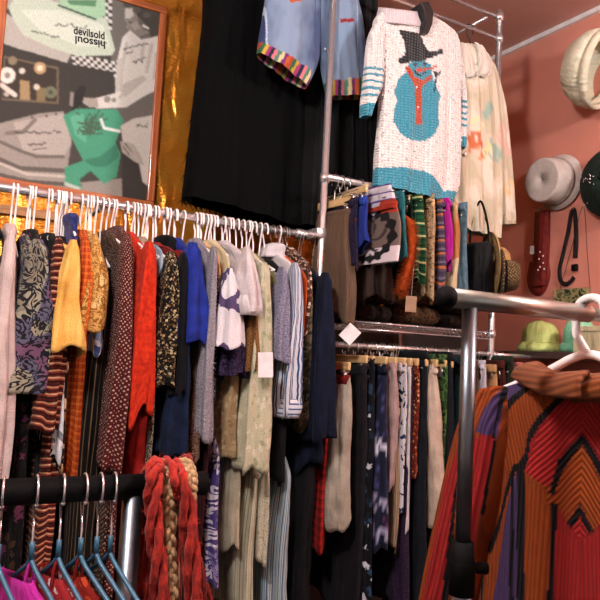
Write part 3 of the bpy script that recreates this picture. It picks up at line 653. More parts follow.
U('skirt','skirt','short magenta pink skirt','magenta skirt',451,7,205,266,.14,F('magenta','plain',['#a81c86','#c42f9c'],20),hang='clip',flat=True,fold=.1)
U('skirt','skirt','cream skirt fading to rust brown at the hem','cream and rust skirt',459,13,208,293,.12,F('cream_rust','vgrad',['#c9b795','#c4b08c','#a8683a','#b57a48'],2.6),hang='wood',flat=True,fold=.1)
U('skirt','skirt','washed blue denim skirt left of the straw hats','blue denim skirt',468,10,208,296,.12,F('washed_denim','plain',['#46606f','#5f7b8a'],40),hang='clip',flat=True)
U('jacket','jacket','dark brown leather jacket hanging behind the wreath print t-shirt','dark brown leather jacket',386,30,206,300,.09,F('brown_hide','plain',['#1c110d','#2e1d15'],20,rough=.5),hang='wood',hem=.12)
# the wreath print of the t-shirt
tb=[c for c in tee.children if c.name.startswith('body')][0]; tb.data.materials.clear(); tb.data.materials.append(colattr('wreath_print',.8,bump=.1))
V=np.array([v.co[:] for v in tb.data.vertices]); z1_,z0_=V[:,2].max(),V[:,2].min(); fz=(V[:,2]-z0_)/(z1_-z0_); fy=V[:,1]/.24
Ct=np.tile(L3('#d4c6cc'),(len(V),1)); Ct[fz>.25]=L3('#6c5c54'); Ct[fz>.80]=L3('#a83a28')
rr_=np.hypot((fy+.38)/.55,(fz-.46)/.42); an=np.arctan2(fz-.46,fy+.38)
Ct[(abs(rr_-.88)<.14+.06*np.sin(an*14))]=L3('#141216'); Ct[(rr_<.7)&(np.sin(an*5+rr_*9)>.72)]=L3('#3a3230'); setcol(tb,Ct)
for c in tee.children:
    if c.name.startswith('waistband'): c.data.materials.clear(); c.data.materials.append(F('tee_red','plain',['#8a2a1c','#a83a28'],30))

# ---- lower rail of the chrome rack
def W(*a,**k): k.setdefault('hang','wood'); return G(LOW,*a,flat=True,**k)
W('skirt','skirt','sheer cream skirt with a dark red waistband beside the navy dress','sheer cream skirt',347,22,376,532,.15,F('sheer_cream','plain',['#94887a','#b5a99a'],14),sm=F('red_waist','plain',['#5c1414','#7a1c1a'],20),rag=.03,fold=.3,tag_=None)
W('trousers','trousers','charcoal trousers right of the sheer cream skirt','charcoal trousers',362,12,366,610,.14,F('charcoal','plain',['#131217','#1d1b20'],30))
W('dress','dress','black dress with scattered white and blue flowers','black flower dress',373,14,360,610,.14,F('black_flower','floral',['#0b0d14','#14202e','#b9bcc8','#0d1018','#2a4058','#101422'],36))
W('skirt','skirt','navy skirt with pale border print and bands','navy border print skirt',386,15,366,546,.15,None,hem=.16)
W('blouse','blouse','dusty pink blouse right of the navy border print skirt','dusty pink draped blouse',394,13,364,492,.14,F('dusty_pink2','plain',['#957a78','#b39896'],20))
W('skirt','skirt','tan fringed skirt showing low under the dusty pink draped blouse','tan fringed skirt',399,9,420,553,.135,F('tan_fringe','vstripe',['#8c7660','#75604c','#a08a72'],130))
W('blouse','blouse','white blouse with navy print between pink and purple skirts','white and navy print blouse',403,7,364,515,.14,F('white_navy','blotch',['#1b2038','#c9c6cc','#c9c6cc','#2a3358'],36))
W('skirt','skirt','dark purple sparkling skirt hanging low','dark purple skirt',412,15,364,610,.135,F('dk_purple','tweed',['#170f1e','#2a1c34','#3e2c48'],160))
W('trousers','trousers','narrow white trousers beside the rust print blouse','narrow white trousers',411,5,368,535,.14,F('white_tr','plain',['#b9b0b0','#cfc7c6'],20))
W('blouse','blouse','rust and orange print blouse right of narrow white trousers','rust print blouse',417,7,366,480,.14,F('rust_print','floral',['#5c1c10','#b35a2c','#d9a070','#8a2c18'],95))
W('trousers','trousers','dark slate trousers left of the cream trousers','dark slate trousers',424,13,352,610,.14,F('slate','plain',['#0e1117','#171b22'],30))
W('trousers','trousers','long plain cream trousers in the middle of the lower rail','long cream trousers',438,23,366,532,.15,F('cream_twill','plain',['#b39d8c','#cbb7a6'],20),lean=.03,fold=.1)
W('dress','dress','green leaf print dress right of the long cream trousers','green leaf dress',444,8,356,560,.135,F('green_leaf','blotch',['#10180f','#274020','#4c6a3a','#141c12'],34))
W('jeans','jeans','dark charcoal jeans left of the steel upright','dark charcoal jeans',454,17,354,610,.14,F('dk_jeans','plain',['#0f1115','#191c21'],60))
W('skirt','skirt','dark teal skirt behind the steel upright','dark teal skirt',466,12,358,560,.13,F('dk_teal','plain',['#0c2226','#143238'],20),hang='clip')
W('trousers','trousers','brown trousers right of the steel upright','brown trousers',479,8,362,520,.13,F('brown_tr','plain',['#3a2c20','#4c3a2a'],20),hang='clip')
W('skirt','skirt','white skirt right of the steel upright','white skirt',488,9,362,470,.13,F('white_sk','plain',['#b9b2c0','#cfc8d4'],20),hang='clip')
W('skirt','skirt','tan suede skirt above the striped cardigan shoulder','tan suede skirt',498,9,366,470,.13,F('tan_suede','plain',['#a0784e','#b98f62'],20),hang='clip')
W('skirt','skirt','dark maroon skirt above the striped cardigan shoulder','dark maroon skirt',507,10,362,470,.13,F('mar_sk','plain',['#3a1512','#4c1d18'],20),hang='clip')
W('skirt','skirt','dark olive skirt left of the cardigan collar','dark olive skirt',515,8,358,470,.13,F('olive_sk','plain',['#20241a','#30362a'],20),hang='clip')
W('skirt','skirt','salmon pink skirt edge left of the cardigan collar','salmon pink skirt',523,5,364,470,.13,F('salmon_sk','plain',['#a8625a','#bd766c'],20),hang='clip')
nb=[o for o in bpy.data.objects if o.get('label','').startswith('navy skirt with pale')][0]
for c in nb.children:
    c.data.materials.clear()
    if c.name.startswith('skirt'):
        c.data.materials.append(colattr('border_print',.85,bump=.15)); V=np.array([v.co[:] for v in c.data.vertices]); z1_,z0_=V[:,2].max(),V[:,2].min(); fz=(z1_-V[:,2])/(z1_-z0_)
        Cn=np.tile(L3('#12162c'),(len(V),1)); 
        nn=np.array([noise.noise((v[1]*60,v[2]*60,v[0]*60)) for v in V]); Cn[(nn>.25)]=L3('#3a3a66')
        Cn[(fz>.40)&(fz<.46)&(nn>-.1)]=L3('#b9b9cc'); Cn[(fz>.66)&(fz<.76)]=L3('#9c98b4'); Cn[(fz>.66)&(fz<.76)&(nn>.05)]=L3('#1a1c38'); Cn[(abs(fz-.87)<.012)|(abs(fz-.90)<.008)]=L3('#9c98b4'); Cn[(fz>.77)&(fz<.84)&(nn>.1)]=L3('#5c3058'); setcol(c,Cn)
    else: c.data.materials.append(NAVY)
rel(rk,MB().tube([(XB,YK,zlow),(at(530,352,Y=YK).x,YK,zlow)],.009,12)).build('rail_extension',M_chrome,rk)
# ------------------------------------------------------------------ broad-side clothes
class Plane:
    """a vertical plane a garment hangs in; 'n' points to the side that shows"""
    def __init__(s, X=None, Y=None): s.X=X; s.Y=Y
    def ab(s,px,py):
        p=at(px,py,X=s.X,Y=s.Y); return ((p.y if s.Y is None else p.x),p.z)
    def pt(s,a,b,d=0): return (s.X-d,a,b) if s.Y is None else (a,s.Y-d,b)
def broad(pl, keys, depth, n=60, m=60, k=5, amp=.012, seed=0, close=True, edge=3.0, back=.6, capd=1.0, metric=False, rag=0):
    """shell between left and right outline points (photo pixels), bulging 'depth' to the front; returns MB, front coords"""
    K=[]
    for i,(l,r_) in enumerate(keys):
        A=l if metric else pl.ab(*l); B=r_ if metric else pl.ab(*r_); K.append((i,A[0],A[1],B[0],B[1]))
    rows=smooth_rows(K,m); r=random.Random(seed); p1,p2=r.uniform(0,6),r.uniform(0,6); out=[]; uvs=[]
    for i,(q_,a0,b0,a1,b1) in enumerate(rows):
        f=i/(m-1); ring=[]; uv=[]
        N=2*n
        for j in range(N):
            th=2*PI*j/N; u=(1-math.cos(th))/2; s=math.sin(th)     # s>0 front
            a=a0+(a1-a0)*u; b=b0+(b1-b0)*u
            d=depth*spow(s,.6)*(1 if s>0 else back)*(.55+.45*min(1,f*4))
            w_=amp*(.3+.7*f)*abs(s)**.5*(math.sin(k*u*6.28+p1+1.5*f)+.5*math.sin((2*k+1)*u*6.28+p2-2*f)+.8*noise.noise((u*4+seed,f*5,seed)))
            if rag: b-=rag*f*f*math.sin(k*3*u*6.28+p2)
            ring.append(pl.pt(a,b,d+w_)); uv.append((a,b))
        out.append(ring); uvs.append(uv)
    mb=MB().grid(out,True,cap0=True,uvs=uvs,flip=(pl.Y is None)); return mb
def hang(root,mb):
    mb.v=[(a-root.location.x,b-root.location.y,c-root.location.z) for a,b,c in mb.v]; return mb
def pxof(o,root):
    V=np.array([v.co[:] for v in o.data.vertices])+np.array(root.location[:]); return V
def screen(V):
    E=V-np.array(EYE[:]); d=E@np.array(fw[:]); return np.stack([300+FPX*(E@np.array(rt[:]))/d,300-FPX*(E@np.array(up[:]))/d],1)
def planecoords(pl,V):   # where each point of the cloth lies in the garment's plane, as traced picture points
    W_=V.copy()
    if pl.Y is None: W_[:,0]=pl.X
    else: W_[:,1]=pl.Y
    return screen(W_)

# ---- snowman sweater
PS=Plane(Y=2.055)
hk=at(425,11,Y=YK); swr=empty('sweater',(hk.x,2.055,zb2),0,'white knitted sweater with a blue snowman in a black hat','sweater')
body=hang(swr,broad(PS,[((380,13),(424,15)),((373,24),(445,27)),((375,50),(457,45)),((380,85),(458,95)),((377,130),(458,145)),((374,160),(457,182)),((373,186),(447,206))],.05,n=110,m=150,k=3,amp=.007,seed=3)).build('body',colattr('sweater_knit',.95,sx=75,sy=95,bump=.55,dist=.004,sheen=.3),swr)
Vw=pxof(body,swr); Q=planecoords(Plane(Y=2.055-.045),Vw)
def c3(*pts): return [(340+x/3.333,y/3.333) for x,y in pts]
Cw=np.tile(L3('#e4dcd9'),(len(Q),1)); front=Vw[:,1]<2.055
# grey and pink bobble flecks
for i in range(26):
    for j in range(34):
        if (i+j)%2==0:
            x=372+i*3.7; y=16+j*5.6+i*.55
            sel=((Q[:,0]-x)**2/1.2+(Q[:,1]-y)**2/1.8)<.8; Cw[sel]=L3('#cbc0c4') if (i*3+j)%4 else L3('#d4c2c6')
teal='#3f8fa6'
def pw(c,*p): Cw[inpoly(Q,c3(*p))&front]=L3(c)
def pe(c,x,y,rx,ry): Cw[(((Q[:,0]-(340+x/3.333))/(rx/3.333))**2+((Q[:,1]-y/3.333)/(ry/3.333))**2<1)&front]=L3(c)
pw(teal,(225,235),(300,235),(312,285),(332,320),(322,350),(326,415),(308,450),(285,470),(228,470),(200,440),(183,400),(188,355),(195,335),(186,300),(200,260))
pe(teal,262,232,42,34)
pw('#26272a',(196,98),(230,108),(268,113),(280,145),(293,172),(338,167),(338,180),(270,206),(202,211),(197,196),(216,182),(214,142))
pw('#b5492f',(216,222),(226,222),(246,258),(275,268),(300,252),(304,262),(276,284),(270,290),(272,412),(252,420),(247,290),(232,266))
pw('#c24a30',(256,232),(320,221),(321,227),(262,240)); pe('#c24a30',262,234,11,7)
pe('#1c2a30',248,216,6,5); pe('#1c2a30',283,212,6,5)
for a,b in (((246,240),(258,250)),((258,250),(274,249)),((274,249),(284,240)),((310,305),(318,240)),((316,262),(330,240)),((316,260),(308,240))):
    A=np.array(c3(a)[0]); B=np.array(c3(b)[0]); d=B-A; t=np.clip(((Q-A)@d)/(d@d),0,1); Cw[(np.linalg.norm(Q-(A+t[:,None]*d),axis=1)<.8)&front]=L3('#20282c')
hem=[(360,163),(374,166),(400,167),(425,171),(437,182),(445,190),(470,192),(470,230),(360,230)]
Cw[inpoly(Q,hem)]=L3(teal); setcol(body,Cw)
M_knitw=colattr('sweater_sleeve_knit',.95,sx=75,sy=95,bump=.55,dist=.004,sheen=.3)
for nm,keys,pl,seed in (('sleeve',[((377,20),(384,30)),((368,38),(382,55)),((364,75),(382,80)),((361,105),(373,106)),((361,117),(369,118))],Plane(Y=2.03),5),('sleeve',[((446,30),(452,34)),((454,60),(459,60)),((457,100),(464,102)),((456,136),(464,138)),((457,148),(462,150))],Plane(Y=2.075),6)):
    o=hang(swr,broad(pl,keys,.028,n=24,m=120,k=2,amp=.004,seed=seed)).build(nm,M_knitw,swr); V=pxof(o,swr); q_=planecoords(pl,V); Cs=np.tile(L3('#e2dad8'),(len(V),1)); lo=105 if seed==5 else 138
    for y in ((70,76,83,90,97) if seed==5 else (103,109,115,121,127)):
        Cs[abs(q_[:,1]-y-(q_[:,0]-(368 if seed==5 else 460))*.18)<1.3]=L3(teal)
    Cs[q_[:,1]>lo]=L3(teal); setcol(o,Cs)
nc=at(399,17,Y=2.055); cr=[]
for i in range(7):
    f=i/6; cr.append([(nc.x+(.088+.012*f)*math.cos(2*PI*j/36)*(1+.02*math.sin(j*9)),2.055-(.045+.012*f)*math.sin(2*PI*j/36),nc.z+.028-.06*f+.018*math.cos(2*PI*j/36)-.022*math.sin(2*PI*j/36)) for j in range(36)])
hang(swr,MB().grid(cr,True)).build('collar',F('collar_rib','vstripe',['#dccdd0','#d6c3c9','#e2d7d8','#d2bfc6'],70),swr,solid=.006)
bm=MB()
r_=random.Random(4)
Vi=[i for i in range(len(Vw)) if front[i] and Q[i,1]<165 and Q[i,1]>22 and Cw[i,0]>.45]
for i in r_.sample(Vi,70): bm.sphere(Vw[i],.0052,7,5)
o=hang(swr,bm).build('bobbles',F('bobble_wool','plain',['#d9ccd0','#e6dcdf'],20),swr); o['kind']='stuff'
def black_hanger(px,py,Yp,root_z,w,label):
    p=at(px,py,Y=YK); h=empty('plastic_hanger',(p.x,YK,root_z),R(80),label,'hanger','black plastic hangers on the chrome rack top bar')
    MB().tube(hook_pts(.013,.09,1),.0028,8).build('hook',M_blk2,h)
    MB().tube(bez([(0,-w,-.16),(0,-.05,-.115),(0,0,-.085),(0,.05,-.115),(0,w,-.16)],5),.006,8).build('shoulder_bar',M_blk2,h)
black_hanger(426,10,2.055,zb2,.10,'black plastic hanger holding the snowman sweater')
hgo=[o for o in bpy.data.objects if o.get('label')=='black plastic hanger holding the snowman sweater'][0]; hgo.rotation_euler=(0,0,R(90))
n1=MB(); pts_=[at(x,y,Y=1.99) for x,y in ((420,3),(428,2),(433,12),(432,24),(428,34),(422,33),(425,20),(423,10))]
n1.v=[(p.x-hgo.location.x,1.985-YK,p.z-zb2) for p in pts_]+[(p.x-hgo.location.x,2.05-YK,p.z-zb2) for p in pts_]
n1.v=[(y_,-x_,z_) for x_,y_,z_ in n1.v]; k8=len(pts_); n1.f=[list(range(k8))[::-1],list(range(k8,2*k8))]+[[i,(i+1)%k8,k8+(i+1)%k8,k8+i] for i in range(k8)]; n1.uv=[[(0,0)]*len(f) for f in n1.f]
n1.build('neck_plate',M_blk2,hgo,False,bevel=.004)
# black plastic flange of the hanger that shows in the neck

# ---- floral jacket behind the sweater
PJ=Plane(Y=2.10)
jr=empty('jacket',(at(470,30,Y=YK).x,2.10,zb2),0,'cream jacket with faint leaves and flowers between snowman sweater and right post','jacket')
jb=hang(jr,broad(PJ,[((456,44),(474,46)),((452,55),(488,58)),((450,80),(496,90)),((450,140),(500,150)),((452,200),(501,212)),((455,228),(499,240))],.035,n=60,m=90,k=4,amp=.010,seed=9)).build('body',colattr('jacket_print',.85,bump=.25,dist=.004),jr)
def paintj(o,pl):
    V=pxof(o,jr); q_=planecoords(pl,V); Cj=np.tile(L3('#c4b8a4'),(len(V),1))
    nz_=np.array([noise.noise((v[0]*14,v[1]*4,v[2]*9)) for v in V]); n2=np.array([noise.noise((v[0]*40+9,v[1]*8,v[2]*30)) for v in V])
    Cj[nz_>.12]=L3('#cfc6b6'); Cj[(nz_<-.2)]=L3('#b8ad96')
    for x,y,r,c in ((474,70,9,'#7f9a8c'),(484,115,8,'#8aa59a'),(490,150,10,'#8fa89b'),(478,150,6,'#d2c489'),(472,125,7,'#d4cda2'),(505,140,14,'#cda79a'),(469,145,9,'#bd6a48'),(474,155,6,'#c98a5c'),(507,190,8,'#cfb58c')):
        Cj[(np.hypot(q_[:,0]-x,(q_[:,1]-y)*.8)<r)&(n2>-.02)]=L3(c)
    setcol(o,Cj)
paintj(jb,PJ)
js=hang(jr,broad(Plane(Y=2.12),[((488,62),(493,66)),((491,90),(503,110)),((495,150),(509,160)),((498,200),(512,205)),((500,222),(512,222))],.032,n=24,m=60,k=2,amp=.006,seed=12)).build('sleeve',colattr('jacket_sleeve_print',.85,bump=.25,dist=.004),jr); paintj(js,Plane(Y=2.12))
hang(jr,broad(Plane(Y=2.12),[((500,212),(513,212)),((500,225),(513,225))],.034,n=14,m=6,k=2,amp=.003,seed=2)).build('cuff',F('jacket_cuff','plain',['#b5a892','#c4b8a2'],20),js).parent=jr
M_jc=F('jacket_collar','plain',['#cfc6ba','#ddd5cb'],14)
for ks,sd in (([((455,42),(466,44)),((457,55),(472,60)),((462,70),(474,72)),((467,78),(473,77))],51),([((474,42),(484,48)),((478,55),(490,62)),((477,68),(491,74)),((474,76),(482,78))],52)):
    hang(jr,broad(Plane(Y=2.065),ks,.012,n=24,m=30,k=2,amp=.006,seed=sd)).build('lapel',M_jc,jr)
p_=at(466,154,Y=2.055); hang(jr,MB().sphere((p_.x,2.058,p_.z),.008,10,6,(1,.4,1))).build('button',F('pearl','plain',['#d9d2c8','#e6e0d8'],10),jr)
black_hanger(470,30,2.10,zb2,.13,'black plastic hanger holding the cream flower jacket')

# ---- denim shorts
PD=Plane(Y=2.185)
sr=empty('denim_shorts',(at(312,-50,Y=YK).x,2.185,zb2),0,'pale denim shorts with striped woven hem bands hanging over the black fur coat','shorts')
M_den=colattr('denim',.85,sx=260,sy=260,bump=.25,dist=.0012,sheen=.1)
bandc=['#9c3f2a','#2f5a3c','#b59a3e','#8f2f62','#22243a','#c46f7a','#4a7a6a','#c9b98a','#6a2a6a','#b5552c']
def paintd(o,pl,left):
    V=pxof(o,sr); q_=planecoords(Plane(Y=pl.Y-.036),V); X_,Y_=q_[:,0],q_[:,1]
    nz_=np.array([noise.noise((v[0]*9,0,v[2]*9)) for v in V]); n2=np.array([noise.noise((v[0]*50,3,v[2]*26)) for v in V])
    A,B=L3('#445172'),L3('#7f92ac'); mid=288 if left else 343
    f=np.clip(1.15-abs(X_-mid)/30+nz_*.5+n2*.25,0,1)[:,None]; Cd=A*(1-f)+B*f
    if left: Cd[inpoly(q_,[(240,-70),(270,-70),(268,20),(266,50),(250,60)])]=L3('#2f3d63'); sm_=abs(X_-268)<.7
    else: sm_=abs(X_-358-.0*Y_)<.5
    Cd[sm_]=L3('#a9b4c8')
    if left:
        low=[(258,36),(266,42),(311,69),(312,96),(245,60),(245,36)]; t=(X_-256)*.8+(Y_-50)*.45
    else: low=[(320,81),(334,80),(372,77),(372,115),(320,115)]; t=X_-326
    bsel=inpoly(q_,low); idx=(np.floor(t/3.1).astype(int))%len(bandc)
    for i,c in enumerate(bandc): Cd[bsel&(idx==i)]=L3(c)
    if left:
        pk=inpoly(q_,[(286,-4),(300,-4),(300,2),(290,3)]); Cd[pk]=L3('#b5552c'); Cd[abs(X_-316)<.5]=L3('#3c4c74')
        edge=inpoly(q_,[(250,54),(305,88),(304,93),(250,60)]); Cd[edge&(Y_>52+(X_-257)*.76+0)]=L3('#8a8288')
    else:
        Cd[inpoly(q_,[(340,19),(354,19),(354,22),(340,23)])]=L3('#8a2a2a'); Cd[abs(X_-320)<.6]=L3('#3c4c74')
    setcol(o,Cd)
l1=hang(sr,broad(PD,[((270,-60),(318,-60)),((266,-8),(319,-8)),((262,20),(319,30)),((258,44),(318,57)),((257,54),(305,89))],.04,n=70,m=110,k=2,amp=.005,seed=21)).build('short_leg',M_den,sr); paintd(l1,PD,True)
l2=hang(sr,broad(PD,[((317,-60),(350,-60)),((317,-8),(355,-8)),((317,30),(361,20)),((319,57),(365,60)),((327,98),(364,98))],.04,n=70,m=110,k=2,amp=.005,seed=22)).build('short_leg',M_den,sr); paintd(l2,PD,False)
hang(sr,broad(PD,[((270,-72),(350,-72)),((269,-58),(351,-58))],.043,n=30,m=6,amp=.002,seed=1)).build('waistband',F('denim_waist','plain',['#5f7397','#7489ad'],40),sr)
b_=PD.ab(319,53); hang(sr,MB().sphere((b_[0],2.185-.043,b_[1]),.005,8,5,(1,.4,1))).build('button',F('shell_button','plain',['#cfc8c0','#dcd6cf'],9),sr)
h=empty('clip_hanger',(sr.location.x,YK,zb2),R(90),'silver clip hanger above the frame holding the denim shorts','hanger','silver clip hangers on the chrome rack top bar')
zc=PD.ab(312,-76)[1]-zb2
MB().tube(hook_pts(.013,max(.06,-zc+.0),1),.002,8).build('hook',M_wire,h); MB().tube([(-.055,-.13,zc),(-.055,.13,zc)],.004,8).tube([(0,0,zc),(-.055,0,zc)],.003,8).build('bar',M_wire,h)

# ---- black fur coat and black velvet coat on the wall side of the bar
PB=Plane(Y=2.40)
fcr=empty('fur_coat',(at(255,-60,Y=2.36).x,2.40,PB.ab(255,-60)[1]),0,'shaggy black fur coat hanging against the gold wall','coat')
fb=hang(fcr,broad(PB,[((222,-45),(285,-45)),((204,-25),(300,-25)),((203,20),(305,20)),((196,80),(312,90)),((188,150),(318,170)),((182,198),(322,240))],.10,n=50,m=60,k=4,amp=.012,seed=31)).build('body',F('black_fur','plain',['#030304','#070708'],60,rough=.95,sheen=0),fcr)
r_=random.Random(8); tf=MB(); me=fb.data
for _ in range(9000):
    pol=me.polygons[r_.randrange(len(me.polygons))]
    if pol.normal.y>.5: continue
    vs=[me.vertices[i].co for i in pol.vertices]
    if len(vs)!=4: continue
    a,b=r_.random(),r_.random(); c=(vs[0]*(1-a)+vs[1]*a)*(1-b)+(vs[3]*(1-a)+vs[2]*a)*b
    nn=pol.normal; d=(nn*.5+Vector((r_.gauss(0,.35),r_.gauss(0,.3),-.8+r_.gauss(0,.3)))).normalized(); l=r_.uniform(.022,.055); t=d.cross(Vector((r_.gauss(0,1),r_.gauss(0,1),r_.gauss(0,1)))).normalized()*.0022
    k_=len(tf.v); tf.v+=[tuple(c+t),tuple(c-t),tuple(c+d*l)]; tf.f.append([k_,k_+1,k_+2]); tf.uv.append([(0,0),(1,0),(.5,1)])
o=tf.build('fur_pile',F('black_fur_pile','plain',['#040405','#0b0b0d'],60,rough=.9,sheen=0),fcr,False); o['kind']='stuff'
PV=Plane(Y=2.34)
vc=empty('velvet_coat',(at(340,-60,Y=2.34).x,2.34,PV.ab(340,-60)[1]),0,'black velvet coat behind the left post and denim shorts','coat')
hang(vc,broad(PV,[((318,-45),(358,-45)),((304,-20),(372,-20)),((300,60),(374,60)),((297,150),(376,160)),((292,225),(378,240))],.08,n=50,m=60,k=5,amp=.012,seed=33)).build('body',F('black_velvet','plain',['#050506','#0a0b0c'],30,sheen=.12),vc)
for X_,lab in ((fcr,'black fur coat'),(vc,'black velvet coat')):
    p=X_.location; hh=empty('plastic_hanger',(p.x,p.y,zb2-.0),R(90),f'black plastic hanger above the frame holding the {lab}','hanger','black plastic hangers on the rear top bar')
    dz=zb2-p.z; MB().tube(hook_pts(.013,.08,1),.003,8).build('hook',M_blk2,hh); MB().tube(bez([(0,-.16,-.12),(0,-.05,-.09),(0,0,-.075),(0,.05,-.09),(0,.16,-.12)],4),.006,8).build('shoulder_bar',M_blk2,hh)
for Yb in (2.34,2.40): rel(rk,MB().tube([(XA-.9,Yb,zb2),(XB,Yb,zb2)],.006,10)).build('rear_bar',M_chrome,rk)

# ------------------------------------------------------------------ right foreground rack
YFR=.766
p0=at(449,297.5,Y=YFR); zf=p0.z; p2=at(470,300,Y=YFR)
fr2=empty('garment_rack',(p2.x,YFR,0),0,'grey steel garment rack with a black end ball in the right foreground','clothes rack')
xs=at(588,312,Y=YFR).x
rel(fr2,MB().tube([(p0.x,YFR,zf),(xs,YFR,zf)],.0148,24)).build('top_rail',M_steel,fr2)
rel(fr2,MB().tube([(xs-.03,YFR,zf),(2.1,YFR,zf)],.0112,20)).build('inner_rail',M_steel,fr2)
rel(fr2,MB().sphere((p0.x-.004,YFR,zf),.0168,20,12,(.95,1,1))).build('end_ball',M_black,fr2)
zk0=at(466,541,Y=YFR).z; zk1=at(465,594,Y=YFR).z; zkm=at(465,562,Y=YFR).z
rel(fr2,MB().tube([(p2.x,YFR,zk1+.01),(p2.x,YFR,zf-.012)],.0112,22)).build('post',M_tube,fr2)
rel(fr2,MB().tube([(p2.x,YFR,0),(p2.x,YFR,zk1+.02)],.0138,22)).build('lower_post',solidm('lilac_grey_paint','#a79cae',.45),fr2)
cp=rel(fr2,MB().tube([(p2.x,YFR,zk1),(p2.x,YFR,zkm-.004),(p2.x,YFR,zkm),(p2.x,YFR,zkm+.005),(p2.x,YFR,zk0)],[.0185,.0185,.0185,.0165,.0155],22)).build('height_clamp',M_black,fr2)
rel(fr2,MB().tube([(p2.x,YFR-.0,zkm-.008),(p2.x+.035,YFR-.012,zkm-.008)],[.006,.009],12)).build('clamp_knob',M_black,cp)
rel(fr2,MB().box(p2.x-.02,p2.x+.02,YFR-.25,YFR+.25,0,.03)).build('foot',M_tube,fr2,bevel=.008)

# ---- striped cardigan, its back to the camera
XC=at(587,306,Y=YFR).x; PC=Plane(X=XC); DC=.05; PCf=Plane(X=XC-DC); Yc=PCf.ab(581.5,420)[0]
cg=empty('striped_cardigan',(XC,Yc,zf),0,'rust, red and purple striped rib knit cardigan with a chevron back','cardigan')
def mir(p): a,b=PC.ab(*p); return ((a,b),(2*Yc-a,b))
keysC=[mir((545,381)),mir((520,384)),mir((498,393)),mir((486,408)),mir((487,440)),mir((492,480)),mir((490,560)),mir((484,640)),mir((478,760))]
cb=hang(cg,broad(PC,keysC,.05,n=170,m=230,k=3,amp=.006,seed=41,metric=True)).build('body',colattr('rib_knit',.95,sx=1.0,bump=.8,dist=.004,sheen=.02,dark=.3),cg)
V=pxof(cb,cg); Vm=V.copy(); Vm[:,1]=np.where(Vm[:,1]<Yc,2*Yc-Vm[:,1],Vm[:,1]); Q=planecoords(PCf,Vm)
ORA,RED,PUR,BK='#a5491a','#b52a2a','#54406f','#100d14'
def c8(*p): return [(430+x/3.53,340+y/3.53) for x,y in p]
def c9(*p): return [(440+x/3.75,440+y/3.75) for x,y in p]
Cc=np.tile(L3(ORA),(len(V),1))
def pc(c,poly): Cc[inpoly(Q,poly)]=L3(c)
pc(PUR,c8((250,120),(320,118),(440,190),(640,205),(640,224),(445,206),(345,157),(300,185),(245,260),(235,350),(150,330),(150,240)))
pc(BK,c8((350,155),(300,172),(255,225),(230,290),(226,352),(242,357),(250,300),(277,237),(335,175)))
pc(BK,c8((445,200),(380,270),(345,330),(333,400),(298,445),(332,462),(347,420),(354,360),(387,300),(432,247),(475,208)))
pc(RED,c8((475,208),(640,222),(640,440),(530,335),(440,430),(410,522),(332,462),(347,420),(354,360),(387,300),(432,247)))
pc(BK,c8((535,330),(440,424),(410,540),(422,556),(452,472),(535,368),(640,480),(640,440)))
pc(RED,c9((425,248),(480,322),(495,330),(540,268),(620,360),(620,375),(530,375),(530,900),(400,900),(415,300)))
pc(BK,c9((540,222),(468,318),(494,332),(540,268),(620,362),(620,318)))
pc(BK,c9((408,232),(426,245),(414,600),(412,1000),(390,1000),(393,600)))
pc(BK,c9((528,375),(560,375),(566,1000),(534,1000)))
pc(BK,c9((280,85),(318,110),(312,1000),(290,1000),(282,200)))
pc(PUR,c9((284,110),(288,1000),(150,1000),(170,600),(235,300)))
pc(BK,c9((262,150),(276,150),(272,1000),(252,1000)))
pc(BK,c9((292,88),(236,240),(165,430),(140,430),(210,260),(272,88)))
setcol(cb,Cc)
# ribs: chevron in the middle, upright at the sides
uvl=cb.data.uv_layers['UVMap']; aa=abs(V[:,1]-Yc); chev=(Q[:,0]>544)&(Q[:,1]<505+.0*Q[:,0])|inpoly(Q,c9((380,90),(560,-10),(620,60),(620,400),(540,330),(480,330),(400,215)))|inpoly(Q,c8((475,200),(640,215),(640,440),(530,345),(410,540),(332,462),(347,420),(387,300)))
chev|=inpoly(Q,c9((540,250),(480,330),(530,380),(620,380),(620,300)))
rc_=np.where(chev,(V[:,2]+.95*aa)*92,(V[:,1]+.16*(V[:,2]-zf)*np.where(V[:,1]<Yc,-1,1)*np.where(Q[:,1]<470,-2.2,.3))*115)
for l in cb.data.loops: uvl.data[l.index].uv=(rc_[l.vertex_index],V[l.vertex_index,2])
PCs=Plane(X=XC-.035)
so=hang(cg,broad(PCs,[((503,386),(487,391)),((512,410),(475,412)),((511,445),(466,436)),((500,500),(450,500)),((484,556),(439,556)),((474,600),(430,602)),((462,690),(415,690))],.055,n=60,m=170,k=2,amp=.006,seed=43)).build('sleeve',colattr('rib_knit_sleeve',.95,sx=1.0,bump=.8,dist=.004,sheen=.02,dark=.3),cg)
Vs=pxof(so,cg); Q=screen(Vs); Cc=np.tile(L3(ORA),(len(Vs),1))
pc(PUR,c8((275,150),(235,350),(160,325),(185,250),(230,190)))
pc(ORA,c8((165,230),(190,170),(250,140),(275,158),(215,205),(180,260)))
pc(BK,c8((262,150),(300,160),(262,215),(236,290),(230,352),(218,350),(232,280),(240,220)))
pc(RED,c8((215,343),(180,330),(150,400),(110,600),(190,600),(216,470),(232,355))); pc(RED,c9((195,-20),(150,250),(110,600),(90,1000),(60,1000),(80,250),(100,0)))
pc(BK,c8((224,350),(203,470),(178,620),(192,620),(214,474),(236,360)))
pc(ORA,c9((70,120),(80,250),(60,600),(40,1000),(10,1000),(48,420),(62,200)))
pc(BK,c9((66,110),(62,210),(46,420),(30,620),(-30,1000),(-60,1000),(0,620),(40,300)))
pc(RED,c9((80,0),(64,120),(40,300),(4,600),(-60,1000),(-160,1000),(-60,560),(20,150)))
setcol(so,Cc)
